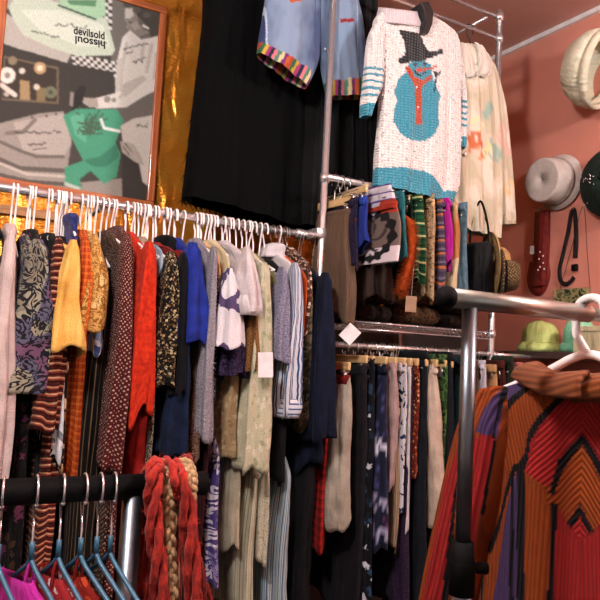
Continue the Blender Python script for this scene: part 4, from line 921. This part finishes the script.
zz=(Vs[:,2]-Vs[:,2].max()); ax=np.interp(-zz,[0,.15,.6],[0,.03,.15]); ru=(Vs[:,1]-ax*1.0)*115
uvl=so.data.uv_layers['UVMap']
for l in so.data.loops: uvl.data[l.index].uv=(ru[l.vertex_index],Vs[l.vertex_index,2])
# the near sleeve, outside the photo
s2=so.copy(); s2.data=so.data; col.objects.link(s2); s2.scale=(1,-1,1)
# fold-over collar
top=[(536,362),(541,364),(548,369),(557,373),(575,372.5),(588,371.5)]; bot=[(519,377),(527,382),(538,389),(555,396),(575,398.5),(588,399)]
rowsT=[];rowsB=[]
for i,(t_,b_) in enumerate(zip(top,bot)):
    d=(.0,.02,.045,.07,.085,.088)[i]; A=Plane(X=XC-d); ta=A.ab(*t_); ba=A.ab(*b_); rowsT.append((XC-d,ta[0],ta[1])); rowsB.append((XC-d-.02,ba[0],ba[1]))
full=lambda r: [Vector(p) for p in r]+[Vector((p[0],2*Yc-p[1],p[2])) for p in r[::-1] if p[1]>Yc+.001]
T_=bez(full(rowsT),6); B_=bez(full(rowsB),6); rows=[]
for i in range(9):
    f=i/8; rows.append([t_*(1-f)+b_*f+Vector((-.012*math.sin(PI*f),0,.004*math.sin(PI*f))) for t_,b_ in zip(T_,B_)])
ins=[[t_*(1-f)+Vector((t_.x+.03,t_.y,t_.z-.045))*f for t_ in T_] for f in (1,.5)]
cu=[0]
for a,b in zip(T_,T_[1:]): cu.append(cu[-1]+(b-a).length)
rr_=ins+rows
cl=hang(cg,MB().grid(rr_,False,uvs=[[((i*.004+.0)*125+c*18,c) for c in cu] for i in range(len(rr_))])).build('collar',None,cg,solid=.005)
cl.data.materials.append(colattr('rib_collar',.95,sx=1.0,bump=.7,dist=.004,dark=.3)); setcol(cl,np.tile(L3('#8f4a20'),(len(cl.data.vertices),1)))
# its white hanger
wh=empty('plastic_hanger',(XC,YFR,zf),0,'large white plastic hanger in the neck of the striped cardigan','hanger')
A=PC.ab(587,352); zj=A[1]-zf
hm=bez([(0,-.034,-.004),(0,-.030,.016),(0,-.012,.026),(0,.010,.021),(0,.0195,.005),(0,.0205,-.03),(0,.014,zj+.02),(0,.0,zj)],6)
MB().tube(hm,.0072,12).build('hook',M_plw,wh)
e1=PC.ab(546,372)
MB().tube(bez([(0,.21,zj-.085),(0,e1[0]-YFR,e1[1]-zf),(0,.03,zj-.012),(0,-.01,zj-.004),(0,-.06,zj-.022),(0,-.22,zj-.09)],6),.0075,12).build('shoulder_bar',M_plw,wh)

# ------------------------------------------------------------------ left foreground rail
YL=1.28
a_=at(0,494,Y=YL); b_=at(147,484.5,Y=YL); zl=(a_.z+b_.z)/2; xe=at(205,480,Y=YL).x; xp=at(131,520,Y=YL).x
lf=empty('padded_rail',(xp,YL,0),0,'black foam padded clothes rail on a steel post in the left foreground','clothes rail')
rel(lf,MB().tube([(-.8,YL,zl),(xe,YL,zl)],.0225,24)).build('foam_rail',M_black,lf)
rel(lf,MB().tube([(xp,YL,0),(xp,YL,zl-.015)],.0185,24)).build('post',M_tube,lf)
rel(lf,MB().box(xp-.02,xp+.02,YL-.25,YL+.25,0,.03)).build('foot',M_tube,lf,bevel=.008)
names=['magenta camisole','red and white camisole','orange flower camisole']
for i,(px,rz) in enumerate(((6,0),(40,0),(67,0),(89,0),(105,0),(119,0))):
    X=at(px,492,Y=YL-.03).x; rz=R((18,22,20,24,22,20)[i])
    lab=['blue plastic hanger nearest the left edge on the foam rail','blue plastic hanger second from the left on the foam rail','blue plastic hanger third from the left on the foam rail','blue plastic hanger fourth from the left on the foam rail','blue plastic hanger second from the steel post on the foam rail','blue plastic hanger right beside the steel post on the foam rail'][i]
    h=empty('plastic_hanger',(X,YL,zl),rz,lab,'hanger','blue hangers on the foam padded rail')
    r=.0262; hp=[(r*0+.0,-r*math.cos(t),r*math.sin(t)) for t in [R(-52+8*j) for j in range(31)]]
    hp=hp+[(0,r*.75,-.035),(0,.004,-.058),(0,0,-.075),(0,0,-.105)]
    hk_=MB().tube(bez(hp,2),.0021,8); hk_.sphere(hp[0],.0042,8,6)
    o=hk_.build('hook',M_chrome,h); o.rotation_euler=(0,0,R(-27))
    MB().tube([(0,0,-.085),(0,0,-.118)],.0045,10).tube(bez([(0,-.2,-.245),(0,-.1,-.185),(0,-.02,-.133),(0,0,-.117),(0,.02,-.133),(0,.1,-.185),(0,.2,-.245)],5),.0042,10).tube([(0,-.2,-.245),(0,.2,-.245)],.0045,10).build('shoulder_bar',M_blue,h)
    if i in (1,2,3):
        j=i-1; c=[['#b01f8c','#c93aa4'],['#b9aeb0','#8c1f24'],['#b5401c','#7a1a14']][j]
        m=F(names[j].replace(' ','_'),'plain' if j==0 else 'floral',c if j==0 else [c[1],c[0],c[1]],16 if j==0 else 40)
        cr_=empty('camisole',(X,YL,zl),rz,f'{names[j]} hanging low on the foam rail','camisole','camisoles on the foam padded rail')
        rg=shell([(-.150,.06,.010),(-.18,.10,.018),(-.25,.13,.024),(-.4,.15,.03),(-.62,.17,.035)],fold=.2,seed=70+j,c0=(0,.05))
        MB().grid(rg,True).build('body',m,cr_,solid=.002)
        for y in (.0,.1): MB().tube(bez([(.009,y,-.2),(.008,y,-.15),(0,y,-.118-abs(y)*.5),(-.008,y,-.15),(-.009,y,-.2)],3),.003,6).build('strap',m,cr_)

# chunky yarn scarves over the end of the foam rail
def yarn(c1,c2):
    k=NT('yarn_'+c1[1:]); uv=k.n('ShaderNodeUVMap').outputs[0]; co=k.n('ShaderNodeTexCoord').outputs['Object']
    n_=k.n('ShaderNodeTexNoise',Vector=k.n('ShaderNodeMapping',Vector=co,Scale=(160,160,60)).outputs[0],Scale=1,Detail=4).outputs[0]
    k.link(k.ramp(n_,[c1,c2],False,[.35,.65]),'Base Color'); k.b.inputs['Roughness'].default_value=.95; k.b.inputs['Sheen Weight'].default_value=.08
    k.link(k.n('ShaderNodeBump',Strength=.9,Distance=.006,Height=n_).outputs[0],'Normal'); return k.m
def twist(path,R_,r,plies,turns,ph=0):
    P=bez(path,14); mb=MB(); L=len(P)
    for s in range(plies):
        pts=[]
        for i,p in enumerate(P):
            t=(P[min(L-1,i+1)]-P[max(0,i-1)]).normalized(); n1=t.cross(Vector((.3,1,.2))).normalized(); n2=t.cross(n1)
            a=2*PI*(turns*i/L+s/plies)+ph; pts.append(p+n1*R_*math.cos(a)+n2*R_*math.sin(a))
        mb.tube(pts,[r*(1+.12*math.sin(i*.9+s)) for i in range(L)],10)
    return mb
def braid(path,R_,r,turns):
    P=bez(path,18); mb=MB(); L=len(P)
    for s in range(3):
        pts=[]
        for i,p in enumerate(P):
            t=(P[min(L-1,i+1)]-P[max(0,i-1)]).normalized(); n1=t.cross(Vector((.1,1,.1))).normalized(); n2=t.cross(n1)
            a=2*PI*(turns*i/L+s/3); pts.append(p+n1*R_*math.sin(a)+n2*R_*.55*math.sin(2*a))
        mb.tube(pts,r,10)
    return mb
def drape(pts,Yf=YL-.04):   # front points run down the face of the rail, the tail drops behind it
    X0=at(pts[0][0],pts[0][1],Y=YL).x; f=[tuple(at(x,y,Y=Yf)) for x,y in pts[1:]]
    return [(X0+.01,YL+.05,zl-.45),(X0+.006,YL+.045,zl-.10),(X0+.002,YL+.034,zl+.015),(X0,YL,zl+.036),]+f
M_red=yarn('#7c1208','#b5230f'); M_rope=yarn('#8f6f4a','#c9a67a')
s1=empty('yarn_scarf',(xe-.05,YL,zl),0,'chunky red yarn scarf over the end of the foam rail','scarf')
hang(s1,twist(drape([(156,463),(154,476),(153,510),(157,555),(161,600),(164,660)]),.0098,.0078,3,2.6)).build('plait',M_red,s1)
hang(s1,twist(drape([(172,460),(178,478),(186,505),(190,545),(194,600),(197,660)]),.0102,.0082,3,2.4,1)).build('plait',M_red,s1)
hang(s1,twist(drape([(186,500),(192,540),(199,575),(206,600),(214,650)],YL-.0),.007,.0065,3,2,2)).build('plait',yarn('#5c120c','#8f2018'),s1)
fz_=MB(); r_=random.Random(17)
for ch_ in s1.children:
    vs_=ch_.data.vertices
    for _ in range(500):
        v=vs_[r_.randrange(len(vs_))]; dd=(v.normal*.7+Vector((r_.gauss(0,.5),r_.gauss(0,.5),r_.gauss(0,.8)))).normalized(); l=r_.uniform(.006,.016); t=dd.orthogonal().normalized()*.0006; k_=len(fz_.v)
        fz_.v+=[tuple(v.co+t),tuple(v.co-t),tuple(v.co+dd*l)]; fz_.f.append([k_,k_+1,k_+2]); fz_.uv.append([(0,0),(1,0),(.5,1)])
o=fz_.build('fuzz',M_red,s1,False); o['kind']='stuff'
s2_=empty('yarn_scarf',(xe-.03,YL,zl),0,'beige braided yarn scarf between the red plaits on the foam rail','scarf')
hang(s2_,braid(drape([(185,464),(190,478),(189,500),(187,540)],YL-.022),.008,.0075,6)).build('plait',M_rope,s2_)
hang(s2_,braid(drape([(165,470),(168,490),(169,520),(171,560),(173,600),(175,660)],YL-.028),.0065,.0062,8)).build('plait',M_rope,s2_)

# ------------------------------------------------------------------ right wall: hats, belts, bag, shelf
def wp(px,py,d=0): return at(px,py,X=XW-d)
def lathe(mb,prof,c,ax,n=40,sq=1.0,upv=(0,0,1),ripple=0,kr=5):
    ax=Vector(ax).normalized(); u=ax.cross(Vector(upv)).normalized(); v=u.cross(ax); rows=[]
    for r,h in prof: rows.append([Vector(c)+ax*(h+ripple*r*math.sin(kr*2*PI*j/n))+(u*math.cos(2*PI*j/n)+v*math.sin(2*PI*j/n)*sq)*r for j in range(n)])
    return mb.grid(rows,True)
c=wp(561,183)
bh=empty('bucket_hat',(XW,c.y,c.z),0,'pale grey bucket hat pinned on the salmon wall','hat')
kf=ppm(c); rb=30/kf*.92
M_felt=F('pale_felt','plain',['#c2b3ab','#d2c4bc'],30,wr=.06)
hang(bh,lathe(MB(),[(rb,.012),(rb*.99,.018),(rb*.85,.03),(rb*.78,.04)],c,(-1,0,0),ripple=.01,kr=2)).build('brim',M_felt,bh,solid=.004)
hang(bh,lathe(MB(),[(rb*.84,.036),(rb*.82,.05),(rb*.79,.10),(rb*.775,.124),(rb*.765,.130),(rb*.74,.133),(rb*.70,.1335),(rb*.4,.132),(rb*.02,.131)],c,(-1,.0,-.06))).build('crown',M_felt,bh,solid=.003)
hang(bh,lathe(MB(),[(rb*.845,.04),(rb*.835,.055)],c,(-1,0,-.05))).build('hat_band',F('felt_band','plain',['#a3968f','#b3a69f'],30),bh,solid=.004)
c=wp(618,183); rb=36/ppm(c)
b2=empty('beret',(XW,c.y,c.z),0,'black beret with silver sequins on the salmon wall by the right edge','hat')
hang(b2,lathe(MB(),[(rb*.55,.006),(rb*.9,.012),(rb*1.0,.03),(rb*.97,.055),(rb*.8,.085),(rb*.4,.11),(.01,.116)],c,(-1,0,0),ripple=.02,kr=3)).build('crown',F('dark_felt','plain',['#16201c','#24312b'],30,wr=.1),b2,solid=.003)
hang(b2,MB().tube([c+Vector((-.112,0,0)),c+Vector((-.135,.004,.008))],[.005,.003],8)).build('stalk',BLK,b2)
sq_=MB(); r_=random.Random(3)
for i in range(46):
    t=i/45; q_=(582+t*16+r_.gauss(0,1.6),176+t*9+r_.gauss(0,2.2)) if i<36 else (589+r_.gauss(0,1.2),207+r_.gauss(0,1.5))
    p=wp(q_[0],q_[1],.0); rad=math.hypot(p.y-c.y,p.z-c.z)/rb; hgt=float(np.interp(rad,[0,.4,.8,.97,1],[.116,.11,.085,.055,.03]))
    p=wp(q_[0],q_[1],hgt+.004); rad=math.hypot(p.y-c.y,p.z-c.z)/rb; hgt=float(np.interp(rad,[0,.4,.8,.97,1],[.116,.11,.085,.055,.03]))
    sq_.sphere((XW-hgt-.003,p.y,p.z),.0035,6,4,(.5,1,1))
o=hang(b2,sq_).build('sequins',M_chrome,b2); o['kind']='stuff'
# cream cap at the top right
c=wp(592,69,.12)
cc=empty('cap',(XW,c.y,c.z),0,'cream padded cap high on the salmon wall at the right edge','hat')
ax=Vector((.22,-.90,-.30)).normalized()
rb=38/ppm(c)
M_cream=F('cream_cotton','plain',['#d9d0b4','#ebe4cc'],14)
up_=(.0,.0,1)
hang(cc,lathe(MB(),[(.004,-.115),(rb*.4,-.108),(rb*.75,-.075),(rb*.97,-.02),(rb*1.0,.01),(rb*.96,.028),(rb*.84,.03),(rb*.78,.012)],c,ax,sq=1.0,upv=up_)).build('crown',M_cream,cc,solid=.004)
hang(cc,lathe(MB(),[(rb*.9,.02),(rb*1.02,.045),(rb*.97,.07),(rb*.88,.04)],c,ax,upv=up_)).build('brim',M_cream,cc,solid=.004)
# red belt, hanging folded
def ribbon(pts,w,th,m=None,wd=(0,1,0)):
    P=bez(pts,8); mb=MB(); rows=[]; L=len(P)
    for i,p in enumerate(P):
        t=(P[min(L-1,i+1)]-P[max(0,i-1)]).normalized(); a=Vector((-1,0,0)); s=t.cross(a).normalized(); ww=w[min(len(w)-1,int(i*len(w)/L))] if isinstance(w,list) else w
        rows.append([p+s*ww/2+a*th/2,p-s*ww/2+a*th/2,p-s*ww/2-a*th/2,p+s*ww/2-a*th/2])
    return mb.grid(rows,True,True,True)
def wl(pts,d): return [tuple(wp(x,y,d)) for x,y in pts]
bt=empty('belt',tuple(wp(541,211)),0,'dark red belt with pale studs hanging on the salmon wall below the bucket hat','belt')
kk=ppm(wp(541,250))*.75
hang(bt,ribbon(wl([(542,211),(541,235),(540,258),(539,276),(539,286)],.02),13/kk,.005)).build('strap',F('red_leather','plain',['#5e1714','#7c221c'],30,rough=.5),bt)
hang(bt,ribbon(wl([(546,211),(546,240),(545,262),(546,276),(541,290),(534,289),(531,278),(534,262)],.008),7/kk,.005)).build('loop_end',F('red_leather_loop','plain',['#6a1c17','#83281f'],30,rough=.5),bt)
for i,(x,y) in enumerate(((540,252),(543,256),(539,259),(543,263),(540,267),(538,270),(544,269))): hang(bt,MB().sphere(wp(x,y,.024),.0045,8,5,(.6,1,1))).build('stud',M_plw,bt)
tp=wp(532,250,.03); hang(bt,MB().box(XW-.0305,XW-.0295,tp.y-.012,tp.y+.012,tp.z-.02,tp.z+.02)).build('price_tag',M_card,bt,False)
hang(bt,MB().tube([wp(536,216,.004),wp(536,208,.004)],.003,6).sphere(wp(541,209,.01),.006,8,6)).build('peg',M_steel,bt)
# black strap
sb=empty('leather_strap',tuple(wp(573,209)),0,'narrow black leather strap with a buckle looped on the salmon wall','strap')
hang(sb,ribbon(wl([(576,240),(575.5,222),(574,210),(571,214),(568,232),(563,254),(559.5,270),(561,281),(566,284),(571,281),(574,277)],.010),3.0/kk,.004)).build('strap',F('black_leather','plain',['#191315','#2a2022'],30,rough=.45),sb)
hang(sb,ribbon(wl([(576,238),(575.5,250),(575,258)],.012),3.6/kk,.004)).build('strap_end',F('black_leather_end','plain',['#191315','#2a2022'],30,rough=.45),sb)
hang(sb,MB().box(*(lambda p:(XW-.024,XW-.008,p.y-.016,p.y+.016,p.z-.016,p.z+.016))(wp(577,268)))).build('buckle',M_black,sb,bevel=.006)
hang(sb,MB().tube([wp(573,209,0),wp(573,209,.022)],.004,8)).build('peg',M_steel,sb)
# camouflage purse on a thin cord
cpz=[wp(557,289),wp(592,288),wp(590,304)]
pu=empty('purse',tuple(wp(574,296)),0,'small green and tan camouflage purse on a thin cord against the salmon wall','purse')
pm_=MB().box(XW-.035,XW-.004,cpz[1].y,cpz[0].y,wp(574,305).z,wp(574,289).z)
hang(pu,pm_).build('bag',F('camouflage','blotch',['#3c4a34','#a08c62','#8c8a5a','#2a332c','#6a7048'],34),pu,False,bevel=.01)
hang(pu,MB().tube(bez(wl([(560,289),(571,250),(583,206),(587,250),(590,289)],.006),6),.0009,6)).build('cord',BLK,pu)
# shelf with hats
z_s=(wp(500,349.5,.24).z+wp(590,354,.24).z)/2; yA=YK-.0; 
ya=at(497,350,X=XW-.26).y
sh=empty('wall_shelf',(XW,.8,z_s),0,'long dark brown shelf on the salmon wall carrying neon hats','shelf')
hang(sh,MB().box(XW-.26,XW-.001,-.6,ya,z_s-.03,z_s)).build('board',woodm('dark_shelf','#3a2a26','#54403a',(50,3,50)),sh,False,bevel=.003)
for y in (.2,1.0,1.8): hang(sh,MB().box(XW-.2,XW-.001,y-.01,y+.01,z_s-.055,z_s-.03).box(XW-.02,XW-.001,y-.01,y+.01,z_s-.2,z_s-.03)).build('bracket',M_tube,sh,False)
def neonhat(px,w_px,c1,c2,label,h_):
    p=at(px,347,X=XW-.13); k_=ppm(p); r=w_px/2/k_; t=empty('felt_hat',(p.x,p.y,z_s),0,label,'hat','neon felt hats on the wall shelf')
    m=F('neon_'+c1[1:],'plain',[c1,c2],20,rough=.7)
    hh=h_/k_; rows=[]
    for i in range(15):
        f=i/14; rr=r*(.98 if f<.0 else 1)*np.interp(f,[0,.15,.35,.6,.8,.92,1],[.98,.86,.86,.84,.66,.4,.02]); zz_=np.interp(f,[0,.15,.35,.6,.8,.92,1],[.008,.01,.35,.68,.9,.99,1.0])
        rows.append([(rr*1.0*math.cos(2*PI*j/40)*(1-.12*math.exp(-((math.sin(2*PI*j/40)+.2)*3)**2)*f),rr*.95*math.sin(2*PI*j/40),hh*zz_+.02*hh*math.sin(2*PI*j/20)*f-(.10*hh*max(0,f-.75)*4*math.exp(-(math.cos(2*PI*j/40)*3)**2))) for j in range(40)])
    MB().grid(rows,True).build('crown',m,t,solid=.004)
    br=[]
    for rr,zz_ in ((.84,.01),(1.04,.004),(1.06,.02),(.96,.26*hh),(.88,.30*hh),(.85,.2*hh)): br.append([(r*rr*math.cos(2*PI*j/40),r*rr*.97*math.sin(2*PI*j/40),zz_) for j in range(40)])
    MB().grid(br,True).build('brim',m,t,solid=.003)
neonhat(540,42,'#c0d078','#dcec9a','neon yellow green felt hat on the wall shelf',31)
neonhat(579,36,'#74c89e','#98e0ba','mint green felt hat on the wall shelf',34)
p=at(600,345,X=XW-.13); bxm=MB().box(-.09,.09,-.06,.06,.0,.085)
bx=empty('storage_box',(p.x,p.y,z_s),R(10),'cream box on the wall shelf behind the white hanger hook','box')
MB().box(-.09,.09,-.07,.07,0,.085).build('carton',F('cream_card','plain',['#b9ab88','#cdc09c'],10),bx,False,bevel=.003)
MB().box(-.094,.094,-.074,.074,.085,.108).build('lid',F('cream_lid','plain',['#c4b792','#d6caa6'],10),bx,False,bevel=.003)

# ------------------------------------------------------------------ around the chrome rack
# straw hats hung on the right post
def straw(px,py,rpx,ax,label,m1,m2,Yp,depth=.1):
    c=at(px,py,Y=Yp); r=rpx/ppm(c); t=empty('straw_hat',tuple(c),0,label,'hat','straw hats on the right post of the chrome rack')
    hang(t,lathe(MB(),[(r,0),(r*.98,.006),(r*.8,.004),(r*.6,.0)],c,ax,ripple=.03,kr=2)).build('brim',m1,t,solid=.004)
    hang(t,lathe(MB(),[(r*.62,.0),(r*.58,.03),(r*.52,depth*.8),(r*.42,depth),(.003,depth)],c,ax)).build('crown',m2,t,solid=.003)
    MB().tube(bez([(0,.01,r*.7),(0,(YK-.035-c.y)*.5,(zmid-c.z)*.6),(0,YK-.035-c.y,zmid-c.z),(0,YK-.02-c.y,zmid-c.z+.014)],5),.0012,6).build('hang_loop',M_black,t)
    hang(t,lathe(MB(),[(r*.63,.004),(r*.61,.022)],c,ax)).build('hat_band',BLK,t,solid=.003)
    return t
M_straw=F('straw','hstripe',['#b58f5c','#8f6a3c','#c9a672'],130); M_straw2=F('dark_straw','dots',['#4a3a28','#a38a5c'],110)
for (px,py,rp,ax,lab,m1,m2,Yp) in ((490,266,34,(.95,-.55,.1),'tan straw hat with banded brim left of the right chrome post',M_straw,M_straw,2.07),(500,276,27,(.9,-.75,.05),'dark speckled straw hat right of the right chrome post',M_straw2,M_straw2,1.98)):
    straw(px,py,rp,ax,lab,m1,m2,Yp,.07)
# black bag
p=at(473,268,Y=2.08); bg=empty('handbag',(p.x,2.05,p.z),R(20),'black leather handbag hanging left of the straw hats','handbag')
kk2=ppm(p)
MB().box(-.03,.03,-.055,.055,-.125,.10).build('bag',F('black_hide','plain',['#0e0d0f','#1b191b'],30,rough=.5),bg,bevel=.02)
MB().tube(bez([(0,-.04,.09),(0,-.035,.17),(0,0,zmid-p.z+.012),(0,.035,.17),(0,.04,.09)],6),.005,8).build('handle',BLK,bg)
# folded furs lying on the wire shelf
M_fur=F('brown_fur','tweed',['#2c1c14','#4c3424','#6e5038','#3a261a'],70,wr=.9); M_fur2=F('dark_brown_fur','tweed',['#120c0a','#241812','#38281e'],70,wr=.9)
def folded(px0,px1,pyt,Y0,m,label,name,seed,group=None):
    a=at(px0,326,Y=Y0); b=at(px1,326,Y=Y0); cxm=(a.x+b.x)/2; h=at((px0+px1)/2,pyt,Y=Y0).z-(zsh+.006); w_=(b.x-a.x)/2; t=empty(name,(cxm,Y0+.12,zsh+.010),0,label,'fur',group)
    r=random.Random(seed)
    for lyr in range(2):
        rows=[]; z0=lyr*h/2
        for i in range(9):
            f=i/8; s=max(.02,math.sin(PI*f))**.45
            rows.append([(w_*s**.3*spow(math.cos(2*PI*j/48),.5)*(1+.04*noise.noise((j*.3,i*.5,seed+lyr))),.12*s**.5*spow(math.sin(2*PI*j/48),.5)+.008*noise.noise((j*.4,seed,i)),z0+h/2*f+.006*noise.noise((j*.5,i,seed))) for j in range(48)])
        MB().grid(rows,True,True,True).build('fold',m,t)
folded(352,398,284,2.14,M_fur2,'dark brown folded fur on the wire shelf below the wreath t-shirt','folded_fur',1)
folded(399,446,284,2.14,M_fur,'mid brown folded fur on the wire shelf below the green tartan skirt','folded_fur',2)
folded(449,484,300,2.14,M_fur2,'dark folded fur on the wire shelf beside the right post','folded_fur',3)
p=at(362,305,Y=2.09); 
# orange feather boa hanging among the skirts
ob=empty('fluffy_scarf',(at(412,215,Y=YK-.02).x,YK-.02,zmid),0,'fluffy bright orange scarf beside the green tartan skirt','scarf')
tf=MB(); r_=random.Random(12); path=bez([tuple(at(x,y,Y=1.93)) for x,y in ((410,222),(412,240),(409,262),(404,280),(402,291))],10)
loop=[(path[0].x,YK-.02,zmid-.018),tuple(path[0])]
hang(ob,MB().tube([tuple(p) for p in path],[.014]*len(path),10).tube(bez([(path[0].x,YK-.06,zmid-.06),(path[0].x,YK-.045,zmid),(path[0].x,YK-.02,zmid+.017),(path[0].x,YK+.005,zmid),(path[0].x,YK-.02,zmid-.2)],4),.008,8).tube([(path[0].x,YK-.06,zmid-.06),tuple(path[0])],.010,8)).build('core',F('orange_wool','plain',['#a8380f','#cf5a1f'],60),ob)
for _ in range(2600):
    p=path[r_.randrange(len(path))]; d=Vector((r_.gauss(0,1),r_.gauss(0,1),r_.gauss(0,.6)-.35)).normalized(); l=r_.uniform(.02,.042); t=d.cross(Vector((r_.gauss(0,1),r_.gauss(0,1),r_.gauss(0,1)))).normalized()*.0016
    k_=len(tf.v); tf.v+=[tuple(p+t),tuple(p-t),tuple(p+d*l)]; tf.f.append([k_,k_+1,k_+2]); tf.uv.append([(0,0),(1,0),(.5,1)])
o=hang(ob,tf).build('fluff',F('orange_fluff','plain',['#b8430f','#dc6a28'],60),ob,False); o['kind']='stuff'
# loose card tags
for (px,py,w_,h_,rot,lab,m) in ((350,334,15,17,40,'white card price tag turned on its corner below the wire shelf',M_card),(411,304,11,16,2,'small tan card tag hanging in front of the brown furs',M_tan)):
    p=at(px,py,Y=2.0); k_=ppm(p); t=empty('card_tag',(p.x,2.0,p.z),R(-28),lab,'tag')
    q_=MB().box(-w_/k_/2,w_/k_/2,-.0006,.0006,-h_/k_/2,h_/k_/2); q_.v=[Matrix.Rotation(R(rot),3,'Y')@Vector(v) for v in q_.v]; q_.build('card',m,t,False)
    top=(zsh if py>320 else zmid)-p.z
    MB().tube(bez([(0,0,h_/k_/2*.9),(.01,.02,top*.6),(0,2.115-2.0,top)],4),.0008,5).build('string',M_plw,t)
    if py>320:
        text3d('9',"price",solidm('red_pen','#a83a34',.7),t,.012,.0003,Matrix.Translation((0.004,-.0012,-.008))@Matrix.Rotation(R(-20),4,'Y')@Matrix.Rotation(R(90),4,'X')) if False else None
# ------------------------------------------------------------------ light
def area(name,loc,rot,sx,sy,e,c):
    l=bpy.data.lights.new(name,'AREA'); l.shape='RECTANGLE'; l.size=sx; l.size_y=sy; l.energy=e; l.color=c
    o=bpy.data.objects.new(name,l); col.objects.link(o); o.location=loc; o.rotation_euler=rot; return o
def globe(x,y,z,r,e,c):
    o=empty('pendant_lamp',(x,y,ZC),0,'white globe pendant lamp behind the camera','lamp','globe pendants behind the camera')
    MB().tube([(0,0,0),(0,0,z-ZC+r)],.004,8).build('cord',M_black,o)
    MB().tube([(0,0,0),(0,0,-.03)],.05,20).build('ceiling_rose',M_white,o)
    m=NT('lit_globe'); m.b.inputs['Emission Color'].default_value=c+(1,); m.b.inputs['Emission Strength'].default_value=e/(4*PI*PI*r*r); m.b.inputs['Base Color'].default_value=(.9,.88,.84,1)
    MB().sphere((0,0,z-ZC),r,24,14).build('globe',m.m,o)
globe(-.28,.7,2.84,.14,112,(.985,1,.985))
globe(2.0,0.0,2.72,.13,105,(1,.985,.95))
area('added_window_fill',((wx0+wx1)/2,YF-.15,(wz0+wz1)/2),(R(-90),0,0),2.3,1.5,130,(.82,.92,1))  # soft fill light added outside the made-up window opening
w=bpy.data.worlds.new('world'); scene.world=w; w.use_nodes=True
w.node_tree.nodes['Background'].inputs[0].default_value=(.75,.85,1,1); w.node_tree.nodes['Background'].inputs[1].default_value=.6
scene.view_settings.view_transform='Standard'; scene.view_settings.look='None'; scene.view_settings.gamma=1; scene.view_settings.use_curve_mapping=False; scene.view_settings.exposure=.27
scene.cycles.max_bounces=6; scene.cycles.diffuse_bounces=3; scene.cycles.glossy_bounces=3; scene.cycles.use_denoising=True
scene.cycles.caustics_reflective=False; scene.cycles.caustics_refractive=False
